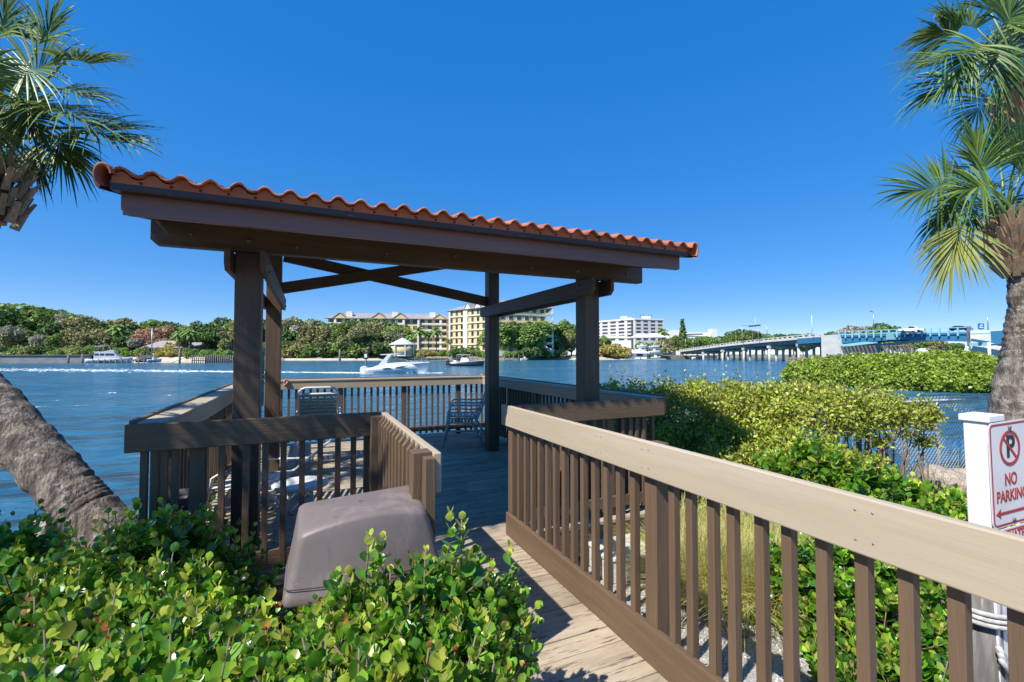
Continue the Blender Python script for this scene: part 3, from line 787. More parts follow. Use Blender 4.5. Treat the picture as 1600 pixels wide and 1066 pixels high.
wm = bpy.data.materials.new('channel_water'); wm.use_nodes = True
nt = wm.node_tree; N = nt.nodes; L = nt.links; b = N['Principled BSDF']
b.inputs['Roughness'].default_value = .17; b.inputs['IOR'].default_value = 1.333; b.inputs['Specular IOR Level'].default_value = .5
tc = N.new('ShaderNodeTexCoord')
def wn(scale, st, rot, det=3.):
    mp = N.new('ShaderNodeMapping'); mp.inputs['Scale'].default_value = st; mp.inputs['Rotation'].default_value = (0, 0, rad(rot)); L.new(tc.outputs['Object'], mp.inputs['Vector'])
    n = N.new('ShaderNodeTexNoise'); n.inputs['Scale'].default_value = scale; n.inputs['Detail'].default_value = det; n.inputs['Roughness'].default_value = .55; L.new(mp.outputs['Vector'], n.inputs['Vector']); return n.outputs['Fac']
def mth(op, a, c):
    m = N.new('ShaderNodeMath'); m.operation = op
    for v, i in ((a, 0), (c, 1)):
        if isinstance(v, (int, float)): m.inputs[i].default_value = v
        else: L.new(v, m.inputs[i])
    return m.outputs[0]
hgt = mth('ADD', mth('ADD', mth('MULTIPLY', wn(3.0, (.5, 1, 1), 0), .05), mth('MULTIPLY', wn(.8, (.42, 1, 1), 0, 2.), .42)), mth('MULTIPLY', wn(.22, (.35, 1, 1), 0, 3.), 1.5))
bm = N.new('ShaderNodeBump'); bm.inputs['Strength'].default_value = 1.0; bm.inputs['Distance'].default_value = 2.4
L.new(hgt, bm.inputs['Height']); L.new(bm.outputs['Normal'], b.inputs['Normal'])
# wind patches: slightly darker and lighter water
cr = N.new('ShaderNodeMapRange'); cr.inputs['From Min'].default_value = .35; cr.inputs['From Max'].default_value = .65; L.new(wn(.035, (.35, 1, 1), 24, 5.), cr.inputs['Value'])
mx = N.new('ShaderNodeMix'); mx.data_type = 'RGBA'; L.new(cr.outputs['Result'], mx.inputs[0]); mx.inputs[6].default_value = (.026, .11, .185, 1); mx.inputs[7].default_value = (.045, .15, .225, 1)
L.new(mx.outputs[2], b.inputs['Base Color'])
mb = MB(); c0 = at(800, 300)
mb.add([(c0.x + a, c0.y + e, ZW) for a, e in ((-3000, -3000), (3000, -3000), (3000, 3000), (-3000, 3000))], [(0, 1, 2, 3)])
tag(mb.build('water', wm), kind='structure')

# foam of the boat's wake: many small flecks of foam on the surface
def foam(name, segs, n, label):
    V = []; Q = []
    for i in range(n):
        a, b_, wd, dens = segs[RNG.integers(len(segs))]
        t = RNG.random(); c = a.lerp(b_, t); off = RNG.normal() * wd * (.35 + .65 * (1 - dens * t))
        p = c + FW * off; s = RNG.uniform(.08, .34); h = RNG.uniform(.01, .05); an = RNG.uniform(-.4, .4) + math.atan2(RT.y, RT.x)
        dx = Vector((math.cos(an), math.sin(an), 0)) * s * RNG.uniform(1, 2.4); dy = Vector((-math.sin(an), math.cos(an), 0)) * s * .5
        k = len(V); q = Vector((p.x, p.y, ZW - .01))
        V += [q - dx, q - dy, q + dx, q + dy, q + Vector((0, 0, h))]
        Q += [(k, k + 1, k + 4), (k + 1, k + 2, k + 4), (k + 2, k + 3, k + 4), (k + 3, k, k + 4)]
    return tag(npmesh(name, [tuple(v) for v in V], Q, MAT['foam'], smooth=True), kind='stuff', label=label)


foam('wake_foam', [(at(566, 67), at(480, 68.5), .55, 0.), (at(566, 67), at(510, 68), .8, 0.), (at(480, 68.5), at(330, 72), 1.0, 0.), (at(430, 70), at(250, 74), 1.5, 0.), (at(330, 72), at(60, 78), 2.2, 0.), (at(280, 75), at(-100, 82), 2.6, 0.), (at(200, 77), at(-60, 84), 3.4, 0.)], 2900, 'white foam trail behind the cruiser')
foam('bow_foam', [(at(572, 66.6), at(672, 66.6), .22, 0.), (at(655, 66.4), at(690, 66.6), .5, 0.), (at(560, 66.3), at(585, 66.4), .5, 0.)], 420, 'white spray along the hull of the cruiser')
foam('boat_wash', [(at(600, 50), at(760, 52), 2.0, 0.), (at(700, 56), at(780, 58), 1.5, 0.)], 130, 'scattered foam flecks in front of the far railing')


# ------------------------------------------------------------------ leaves
def orth(d):
    d = d / np.linalg.norm(d, axis=1, keepdims=True)
    r = RNG.normal(size=d.shape); r -= d * (r * d).sum(1, keepdims=True)
    return r / np.linalg.norm(r, axis=1, keepdims=True)


def leaf_template(kind):
    if kind == 'round':      # obovate, cupped, 3 x 5 points
        ys = [0, .22, .5, .78, 1.0]; ws = [.04, .26, .40, .36, .06]; T = []
        for y, w_ in zip(ys, ws):
            c = -.10 * math.sin(y * 2.6)
            T += [(-w_, y, .09 * w_ / .4 + c), (0, y, c), (w_, y, .09 * w_ / .4 + c)]
        Fq = [(3 * i + j, 3 * i + j + 1, 3 * i + j + 4, 3 * i + j + 3) for i in range(4) for j in range(2)]
    elif kind == 'oval':     # 6 points
        T = [(0, 0, 0), (.24, .33, .05), (.24, .72, .02), (0, 1, -.06), (-.24, .72, .02), (-.24, .33, .05)]
        Fq = [(0, 1, 2, 3), (0, 3, 4, 5)]
    else:                    # 'quad'
        T = [(-.5, 0, 0), (.5, .1, .08), (.45, 1, 0), (-.45, .95, -.1)]; Fq = [(0, 1, 2, 3)]
    return np.array(T, float), np.array(Fq)


def leaves(P, A, U, size, kind, width=1.0):
    """P points, A axis of each leaf, U its upper side (made orthogonal); returns V, F"""
    T, Fq = leaf_template(kind); n = len(P)
    A = A / np.linalg.norm(A, axis=1, keepdims=True)
    U = U - A * (U * A).sum(1, keepdims=True); U /= np.linalg.norm(U, axis=1, keepdims=True) + 1e-9
    X = np.cross(A, U); s = np.broadcast_to(np.asarray(size, float).reshape(-1, 1), (n, 1))
    V = P[:, None, :] + s[:, None, :] * (T[None, :, 0:1] * X[:, None, :] * width + T[None, :, 1:2] * A[:, None, :] + T[None, :, 2:3] * U[:, None, :])
    Fa = Fq[None] + (np.arange(n) * len(T))[:, None, None]
    return V.reshape(-1, 3), Fa.reshape(-1, Fq.shape[1])


def mound_points(mounds, n, zmin=None, up=0.0, inside=.9):
    """random points on the outer surface of a union of ellipsoids (c, (rx, ry, rz))"""
    C_ = np.array([m[0] for m in mounds], float); R = np.array([m[1] for m in mounds], float)
    ar = (R[:, 0] * R[:, 2]); pr = ar / ar.sum(); P = []; Nn = []; got = 0
    while got < n:
        k = RNG.choice(len(mounds), size=n, p=pr); d = RNG.normal(size=(n, 3)); d /= np.linalg.norm(d, axis=1, keepdims=True)
        q = C_[k] + d * R[k]; nn = d / R[k]; nn /= np.linalg.norm(nn, axis=1, keepdims=True)
        ok = d[:, 2] > up - 1e-6
        if zmin is not None: ok &= q[:, 2] > zmin
        dist = (((q[:, None, :] - C_[None]) / R[None]) ** 2).sum(2); dist[np.arange(n), k] = 9
        ok &= (dist > inside ** 2).all(1)
        P.append(q[ok]); Nn.append(nn[ok]); got += ok.sum()
    return np.concatenate(P)[:n], np.concatenate(Nn)[:n]


GREEN = leafmat('glossy_green_leaf', [(.03, .10, .010), (.05, .17, .012), (.10, .29, .02), (.15, .37, .024), (.055, .17, .016), (.22, .44, .035), (.33, .50, .05), (.11, .30, .03), (.05, .16, .03), (.40, .42, .07), (.14, .34, .02)], rough=.27, transl=.24, coat=.45)
YOUNG = leafmat('young_yellow_green_leaf', [(.38, .58, .06), (.50, .64, .08), (.55, .55, .10)], rough=.35, transl=.35, coat=.15)
ORANGE = leafmat('orange_new_leaf', [(.50, .24, .05), (.48, .16, .06), (.46, .34, .08)], rough=.45, transl=.3)


def clusia(name, label, mounds, nsprig, nfill, base, size=.058, sp=.13, stems=40, spikes=(), cat='shrub', up=-.1):
    """shrub of thick round leaves set in opposite pairs on short upright shoots"""
    t = thing(name, label, cat, base)
    P, Nn = mound_points(mounds, nsprig, zmin=base[2] + .1, up=up)
    D = Nn * .8 + np.array([0, 0, .55]) + RNG.normal(size=Nn.shape) * .28; D /= np.linalg.norm(D, axis=1, keepdims=True)
    LP = []; LA = []; LU = []; LS = []; MI = []; SV = []
    def shoot(p, d, ln, npair, sz, mi):
        s0 = orth(d[None])[0]; s1 = np.cross(d, s0)
        for j in range(npair):
            f = j / max(1, npair - 1); q = p + d * ln * f; sd = s0 if j % 2 == 0 else s1
            splay = 1.15 * (1 - .72 * f) * RNG.uniform(.75, 1.2); zz = sz * (1.0 - .42 * f ** 2) * RNG.uniform(.8, 1.15)
            for sg_ in (-1, 1):
                a = sd * sg_ * math.sin(splay) + d * math.cos(splay) + RNG.normal(size=3) * .10
                LP.append(q); LA.append(a); LU.append(d * math.sin(splay) - sd * sg_ * math.cos(splay) + RNG.normal(size=3) * .12); LS.append(zz * (.62 if mi == 2 and f > .55 else 1))
                MI.append(mi if f > .55 else 0)
        SV.append((p - d * .10, p + d * ln))
    for i in range(nsprig):
        r = RNG.random(); mi = 2 if r < .035 else (1 if r < .22 else 0)
        shoot(P[i] - D[i] * sp * .7, D[i], sp * RNG.uniform(.5, 1.9), int(RNG.integers(4, 7)), size * RNG.uniform(.85, 1.4), mi)
    for (p, d, ln, npair, sz, mi) in spikes:
        shoot(np.array(p, float), np.array(Vector(d).normalized()), ln, npair, sz, mi)
    P2, N2 = mound_points(mounds, nfill, zmin=base[2] + .05, up=-.4)
    dep = RNG.uniform(.06, .24, size=(nfill, 1)); P2 = P2 - N2 * dep
    A2 = RNG.normal(size=P2.shape) + N2 * .4; U2 = N2 + np.array([0, 0, .7]) + RNG.normal(size=P2.shape) * .5
    LP = np.concatenate([np.array(LP), P2]); LA = np.concatenate([np.array(LA), A2]); LU = np.concatenate([np.array(LU), U2])
    LS = np.concatenate([np.array(LS), np.full(nfill, size) * RNG.uniform(.5, 1.25, nfill)]); MI = np.concatenate([np.array(MI), np.zeros(nfill)])
    V, Fa = leaves(LP, LA, LU, LS, 'round')
    npmesh('foliage', V, Fa, [GREEN, YOUNG, ORANGE], t, mi=np.repeat(MI, 8))
    mb = MB()
    for a, b_ in SV[::2]: mb.tube([a, b_], [.004, .0028], 5)
    for k in range(stems):
        m = mounds[k % len(mounds)]; c = Vector(m[0]); g = Vector((base[0] + (c.x - base[0]) * .75 + random.uniform(-.1, .1), base[1] + (c.y - base[1]) * .75 + random.uniform(-.1, .1), base[2]))
        e = c + Vector((random.uniform(-.6, .6) * m[1][0], random.uniform(-.6, .6) * m[1][1], random.uniform(.0, .7) * m[1][2]))
        mid = g.lerp(e, .5) + Vector((random.uniform(-.08, .08), random.uniform(-.08, .08), 0)); mb.tube([g, mid, e], [.014, .01, .005], 6)
    mb.build('stems', MAT['twig'], t)
    return t


def M_(px, py, d, r, rzz=None):
    """mound whose visible top edge is near (px, py) at distance d"""
    c = pt(px, py, d); rzz = rzz or r
    return ((c.x, c.y, c.z - rzz * .92), (r, r, rzz))


# foreground shrub, left
ml = [M_(0, 836, 2.5, .24), M_(85, 886, 2.55, .20), M_(185, 838, 2.55, .20), M_(275, 824, 2.6, .22), M_(345, 862, 2.7, .20), M_(385, 925, 2.7, .16),
      M_(30, 925, 2.0, .26), M_(150, 925, 2.1, .24), M_(265, 925, 2.1, .24), M_(340, 955, 2.1, .20), M_(380, 1005, 2.0, .17),
      M_(60, 1000, 1.65, .22), M_(170, 1005, 1.6, .22), M_(280, 1000, 1.65, .22), M_(365, 1030, 1.6, .18), M_(90, 1070, 1.3, .2), M_(220, 1078, 1.3, .22), M_(350, 1085, 1.35, .2), M_(-120, 860, 2.4, .35), M_(-90, 970, 1.9, .3)]
clusia('foreground_shrub', 'glossy green round leaved shrub at the lower left, below the leaning palm trunk', ml, 1300, 3000, at(190, 2.0, GZ), up=-.25, size=.057)
# foreground shrub, middle
mr = [M_(512, 985, 1.72, .13), M_(570, 945, 1.70, .12), M_(630, 945, 1.66, .13), M_(690, 905, 1.72, .12), M_(740, 925, 1.8, .11), M_(765, 965, 1.8, .11),
      M_(475, 1035, 1.55, .14), M_(550, 1010, 1.5, .16), M_(640, 1000, 1.5, .16), M_(710, 990, 1.55, .14), M_(755, 1040, 1.6, .13),
      M_(480, 1085, 1.35, .15), M_(580, 1075, 1.3, .16), M_(670, 1070, 1.3, .16), M_(735, 1085, 1.4, .13), M_(430, 1075, 1.6, .13)]
sp_ = []
for (px, py, d, ln, npair) in ((575, 895, 1.62, .15, 6), (592, 875, 1.66, .10, 5), (665, 905, 1.6, .12, 5), (708, 868, 1.66, .17, 7), (722, 845, 1.68, .10, 5), (795, 900, 1.75, .13, 5), (760, 925, 1.7, .11, 5), (522, 925, 1.68, .09, 5), (812, 985, 1.7, .09, 4)):
    sp_.append((tuple(pt(px, py + 10, d)), (random.uniform(-.12, .2), random.uniform(-.1, .1), 1), ln, npair, .050, 1 if npair > 4 else 0))
clusia('foreground_shrub', 'glossy green round leaved shrub with tall yellowish shoots, in front of the plastic hood', mr, 900, 2200, at(640, 1.5, GZ), size=.053, sp=.11, spikes=sp_)
# shrub behind the long railing
mc = [M_(1255, 868, 3.3, .26), M_(1330, 850, 3.2, .3), M_(1410, 845, 3.2, .3), M_(1480, 850, 3.1, .28), M_(1280, 960, 3.1, .26), M_(1370, 960, 2.9, .28), M_(1450, 960, 2.9, .28), M_(1330, 1050, 2.7, .25), M_(1430, 1050, 2.6, .25), M_(1500, 1000, 3.0, .25)]
clusia('low_shrub', 'glossy green shrub seen between the balusters behind the long railing, beside the timber pile', mc, 560, 1900, at(1380, 3.1, GZ), size=.062)
mc2 = [M_(1270, 700, 4.9, .26), M_(1225, 722, 4.9, .25), M_(1330, 728, 4.7, .28), M_(1385, 748, 4.6, .26), M_(1450, 775, 4.5, .26), M_(1505, 790, 4.4, .26), M_(1300, 770, 4.5, .3), M_(1400, 800, 4.3, .3), M_(1480, 820, 4.1, .28)]
clusia('low_shrub', 'low glossy green shrub between the trimmed hedge and the white sign post', mc2, 560, 1700, at(1370, 4.5, GZ), size=.072)

# the trimmed hedge right of the deck
HEDGE = leafmat('small_olive_leaf', [(.14, .20, .03), (.24, .34, .04), (.42, .50, .06), (.52, .54, .07), (.18, .26, .04), (.28, .20, .09), (.50, .55, .08)], rough=.42, transl=.25)


def smallleaf(name, label, mounds, n, base, size, m, cat='shrub', stems=30, depth=.22, kind='oval', up=-.5, inside=.9, bias=.5, trunk_r=.02, keep=None):
    t = thing(name, label, cat, base)
    P, Nn = mound_points(mounds, n, zmin=base[2] + .03, up=up, inside=inside)
    dep = RNG.random((n, 1)) ** 1.6 * depth
    # clumping: push points out in small bunches
    ph = np.sin(P[:, :1] * 9.1 / (depth * 4)) * np.sin(P[:, 1:2] * 8.3 / (depth * 4) + 1) * np.sin(P[:, 2:] * 9.7 / (depth * 4) + 2)
    P = P - Nn * dep + Nn * ph * depth * .45 + RNG.normal(size=P.shape) * depth * .08
    if keep is not None: k = keep(P); P = P[k]; Nn = Nn[k]
    ns = int(len(P) * .035); SP = []; SN = []
    if ns > 100 and kind == 'oval':
        top = np.where(Nn[:, 2] > .35)[0]
        for i_ in RNG.choice(top, size=ns // 7):
            d_ = np.array([0, 0, 1.]) + RNG.normal(size=3) * .35; ln_ = RNG.uniform(.06, .26)
            for f_ in np.linspace(.1, 1, 7): SP.append(P[i_] + d_ * ln_ * f_ + RNG.normal(size=3) * .012); SN.append(d_ / np.linalg.norm(d_) + RNG.normal(size=3) * .5)
        P = np.concatenate([P, np.array(SP)]); Nn = np.concatenate([Nn, np.array(SN)])
    n = len(P)
    A = Nn * bias + np.array([0, 0, .35]) + RNG.normal(size=P.shape) * .6; U = Nn + np.array([0, 0, .5]) + RNG.normal(size=P.shape) * .7
    V, Fa = leaves(P, A, U, size * RNG.uniform(.6, 1.3, n), kind)
    npmesh('foliage', V, Fa, m, t)
    mb = MB()
    for k in range(stems):
        q = mounds[random.randrange(len(mounds))]; c = Vector(q[0]); g = Vector((base[0] + (c.x - base[0]) * .85 + random.uniform(-.1, .1), base[1] + (c.y - base[1]) * .85, base[2]))
        e = c + Vector((random.uniform(-.75, .75) * q[1][0], random.uniform(-.75, .75) * q[1][1], random.uniform(.1, .8) * q[1][2]))
        L_ = (e - g).length
        m1 = g.lerp(e, .35) + Vector((random.uniform(-.12, .12), random.uniform(-.12, .12), random.uniform(-.05, .05))) * L_; m2 = g.lerp(e, .7) + Vector((random.uniform(-.1, .1), random.uniform(-.1, .1), 0)) * L_
        mb.tube([g, m1, m2, e], [trunk_r, trunk_r * .7, trunk_r * .45, trunk_r * .2], 6)
    mb.build('branches', MAT['twig'], t)
    return t


mh = []
for px, py, d, r in ((948, 603, 8.3, .5), (985, 603, 7.6, .5), (1030, 602, 7.0, .5), (1075, 604, 6.6, .52), (1125, 606, 6.3, .52), (1175, 607, 6.1, .5), (1090, 600, 7.2, .5), (1150, 601, 6.9, .5)):
    mh.append(M_(px, py, d, r, .55))
    mh.append(M_(px + 6, py + 62, d * .93, r * .8, .5))
for px, py, d in ((1050, 665, 6.2), (1060, 700, 5.9), (1110, 668, 6.0), (1120, 700, 5.6), (1165, 672, 5.9), (1180, 700, 5.5), (1020, 650, 6.8)): mh.append(M_(px, py, d, .42, .5))
smallleaf('trimmed_hedge', 'yellow green small leaved hedge beside the right corner of the deck', mh, 60000, at(1080, 6.6, GZ), .046, HEDGE, cat='hedge', stems=70, inside=.62)
mh2 = []
for px, py, d, r in ((1215, 606, 6.0, .45), (1262, 608, 5.9, .42), (1305, 614, 5.85, .36), (1350, 619, 5.8, .30), (1395, 622, 5.8, .26), (1435, 630, 5.75, .20), (1240, 602, 6.5, .45), (1300, 607, 6.4, .4), (1360, 614, 6.3, .32)):
    mh2.append(M_(px, py, d, r, r * .9 + .05))
for px, py, d, r in ((1225, 668, 5.6, .38), (1275, 690, 5.5, .30), (1320, 700, 5.5, .2), (1215, 705, 5.3, .3), (1270, 730, 5.2, .26), (1452, 636, 5.7, .13), (1415, 668, 5.7, .1), (1440, 680, 5.7, .1), (1370, 676, 5.7, .13), (1355, 712, 5.6, .18), (1330, 735, 5.5, .2)): mh2.append(M_(px, py, d, r))
smallleaf('trimmed_hedge', 'yellow green open branched end of the hedge in front of the wire fence', mh2, 26000, at(1285, 5.9, GZ), .048, HEDGE, cat='hedge', stems=70)

# dry grass tufts and gravel
gm = leafmat('dry_grass_blade', [(.56, .46, .20), (.48, .47, .14), (.32, .42, .09), (.62, .52, .27), (.42, .48, .12)], rough=.7, transl=.3)
def tufts(name, label, centres, n, hgt, m, w_=.004):
    V = []; Q = []
    for i in range(n):
        c, r = centres[RNG.integers(len(centres))]; a = RNG.uniform(0, 6.28); rr = r * RNG.random() ** .5
        p = Vector((c[0] + rr * math.cos(a), c[1] + rr * math.sin(a), c[2])); h = hgt * RNG.uniform(.45, 1.1)
        out = Vector((math.cos(a), math.sin(a), 0)) * (.35 + rr / r) * RNG.uniform(.3, 1.2) + Vector((RNG.normal() * .3, RNG.normal() * .3, 0))
        s = Vector((-out.y, out.x, 0)).normalized() * w_ * RNG.uniform(.6, 1.5); k = len(V)
        for j in range(5):
            f = j / 4; q = p + Vector((0, 0, h * (f - .35 * f * f * out.length))) + out * h * .75 * f * f
            V += [q - s * (1 - f * .85), q + s * (1 - f * .85)]
        Q += [(k + 2 * j, k + 2 * j + 1, k + 2 * j + 3, k + 2 * j + 2) for j in range(4)]
    return tag(npmesh(name, [tuple(v) for v in V], Q, m), kind='stuff', label=label)


gc = [(at(px, d, GZ), r) for px, d, r in ((1075, 3.9, .22), (1110, 3.8, .25), (1150, 3.7, .25), (1190, 3.7, .25), (1225, 3.6, .22), (1120, 4.4, .3), (1180, 4.3, .3), (1220, 4.4, .3), (1060, 4.6, .25), (1250, 4.0, .2), (1290, 3.5, .2))]
tufts('dry_grass', 'dry yellow grass tufts behind the long railing', [((c.x, c.y, c.z), r) for c, r in gc], 14000, .66, gm)
gc = [(at(px, d, GZ), r) for px, d, r in ((1290, 4.9, .2), (1340, 5.3, .25), (1250, 5.2, .2), (1430, 6.2, .3), (1470, 6.4, .3), (1150, 5.4, .3), (1390, 5.2, .2))]
tufts('tall_weeds', 'thin dry weed stalks under the hedge', [((c.x, c.y, c.z), r) for c, r in gc], 500, .75, gm, .003)
n = 9000; xy = np.stack([RNG.uniform(1.78, 4.2, n), RNG.uniform(-.5, 4.3, n)], 1); T = np.array([(1, 0, 0), (-.5, .87, 0), (-.5, -.87, 0), (0, 0, .9), (0, 0, -.4)])
an = RNG.uniform(0, 6.28, n); ca, sa = np.cos(an), np.sin(an); R = np.stack([np.stack([ca, -sa, 0 * ca], 1), np.stack([sa, ca, 0 * ca], 1), np.stack([0 * ca, 0 * ca, 1 + 0 * ca], 1)], 1)
V = (T[None] * RNG.uniform(.004, .013, (n, 1, 1)) * RNG.uniform(.6, 1.3, (n, 1, 3))) @ R + np.concatenate([xy, np.full((n, 1), GZ + .008)], 1)[:, None, :]
Fq = np.array([(0, 1, 3), (1, 2, 3), (2, 0, 3)])[None] + (np.arange(n) * 5)[:, None, None]
tag(npmesh('shell_gravel', V.reshape(-1, 3), Fq.reshape(-1, 3), MAT['pebble'], smooth=False), kind='stuff', label='loose white shell gravel beside the boardwalk')
# dead leaves on the gravel
n = 420; P = np.stack([RNG.uniform(1.8, 3.6, n), RNG.uniform(1.0, 4.2, n), np.full(n, GZ + .02)], 1)
V, Fa = leaves(P, RNG.normal(size=(n, 3)) * [1, 1, .2], np.array([[0, 0, 1.]]) + RNG.normal(size=(n, 3)) * .4, RNG.uniform(.03, .06, n), 'oval')
tag(npmesh('fallen_leaves', V, Fa, leafmat('dead_leaf', [(.3, .2, .12), (.22, .13, .08), (.4, .3, .2)], rough=.8, transl=.1)), kind='stuff', label='dead brown leaves on the gravel')
# white box lid on the gravel
lid = thing('utility_box', 'low white box with rounded lid on the gravel behind the long railing', 'box', (2.72, 3.62, GZ), rad(-8))
MB().prism(rrect(.50, .62, .10), 0, .20, 'z').build('box_body', mat('chalky_white_plastic', (.62, .60, .56), (.52, .5, .46), 5, rough=.6), lid, world=False, bevel=.02)
MB().prism(rrect(.53, .65, .11), .202, .245, 'z').build('box_lid', mat('white_lid_plastic', (.72, .71, .68), (.6, .59, .56), 5, rough=.5), lid, world=False, bevel=.015)


# ------------------------------------------------------------------ rocks
def rock(c, r, label, group=None, seed=0, flat=.7):
    import bmesh
    bm_ = bmesh.new(); bmesh.ops.create_icosphere(bm_, subdivisions=3, radius=1)
    rs = np.random.default_rng(seed); ks = rs.normal(size=(14, 3)); ks /= np.linalg.norm(ks, axis=1, keepdims=True); hs = rs.uniform(.62, .95, 14)
    from mathutils import noise
    for v in bm_.verts:
        d = v.co.normalized(); k = 1.0
        for q in range(14):
            dd = d.dot(Vector(ks[q]))
            if dd > 0: k = min(k, hs[q] / dd)
        k *= 1 + .12 * noise.noise(d * 2.3 + Vector((seed, 0, 0))) + .05 * noise.noise(d * 7 + Vector((seed, 3, 0)))
        v.co = d * k; v.co.z *= flat
    me = bpy.data.meshes.new('boulder'); bm_.to_mesh(me); bm_.free(); me.materials.append(MAT['rock'])
    for p in me.polygons: p.use_smooth = False
    o = bpy.data.objects.new('boulder', me); COL.objects.link(o); o.location = c; o.scale = (r, r, r); o.rotation_euler = (0, 0, seed)
    return tag(o, label, 'rock', group)


rock(at(92, 5.0, -.30), .30, 'pale boulder below the leaning palm trunk, at the water edge', seed=1)
rock(at(122, 5.2, -.30), .22, 'small pale boulder against the leaning palm trunk', seed=2)
rock(pt(45, 850, 4.7), .2, 'half hidden pale boulder left of the leaning palm, above the shrub', seed=9)
rock(at(1476, 6.6, -.26), .34, 'pale pointed boulder behind the foot of the wire fence post', seed=3, flat=.9)
rock(at(1515, 6.9, -.30), .36, 'pale boulder left of the right palm trunk', seed=4)
rock(at(1535, 7.3, -.30), .3, 'pale boulder behind the base of the right palm', seed=5)
rock(at(1488, 6.1, -.42), .25, 'low brown boulder in the weeds before the wire fence', seed=6)
rock(at(1540, 6.2, -.40), .28, 'low boulder at the foot of the right palm', seed=8)

# ------------------------------------------------------------------ chain link fence
fa, fb = at(1245, 6.25), at(1640, 7.95); fl = (fb - fa).length; fd = (fb - fa).normalized(); ftop = .93; fbot = -.42
cf = thing('wire_fence', 'galvanised chain link fence along the water on the right', 'fence', (fa.x, fa.y, fbot))
galv = mat('galvanised_wire', (.62, .64, .66), (.54, .56, .58), 9, rough=.45, metal=.15)
MB().tube([(fa.x, fa.y, ftop - .03), (fb.x, fb.y, ftop - .03)], .019, 10).build('top_rail', galv, cf)
for px, d in ((1462, 7.17), (1300, 6.48), (1640, 7.93)):
    p = at(px, d); MB().tube([(p.x, p.y, fbot), (p.x, p.y, ftop - .02)], .027, 10).build('post', galv, cf)
mb = MB(); sp0 = .078; hh = ftop + .035 - fbot; nn_ = int((fl + hh) / sp0)
for k in range(-int(hh / sp0), int(fl / sp0) + 1):
    for sgn in (1, -1):
        a0, z0, a1, z1 = k * sp0, fbot, k * sp0 + hh, ftop + .035
        if sgn < 0: a0, a1 = a1, a0
        # clip
        def cl(a0, z0, a1, z1):
            if a0 < 0: z0 += (0 - a0) / (a1 - a0) * (z1 - z0); a0 = 0
            if a0 > fl: z0 += (fl - a0) / (a1 - a0) * (z1 - z0); a0 = fl
            return a0, z0
        b0 = cl(a0, z0, a1, z1); b1 = cl(a1, z1, a0, z0)
        if abs(b0[0] - b1[0]) < .01: continue
        p = fa + fd * b0[0]; q = fa + fd * b1[0]; n3 = Vector((-fd.y, fd.x, 0)) * .003 * sgn
        mb.tube([(p.x + n3.x, p.y + n3.y, b0[1]), (q.x + n3.x, q.y + n3.y, b1[1])], .0030, 3, cap=False)
mb.build('wire_mesh', galv, cf)

# ------------------------------------------------------------------ sabal palms
FROND = leafmat('palm_frond', [(.05, .11, .02), (.08, .16, .03), (.14, .24, .045), (.065, .13, .025), (.28, .36, .08)], rough=.42, transl=.22)
FRONDY = leafmat('yellowing_palm_frond', [(.26, .30, .07), (.33, .33, .09), (.20, .27, .06)], rough=.45, transl=.3)
STALK = mat('palm_stalk', (.17, .24, .06), (.24, .28, .08), 8, rough=.4)


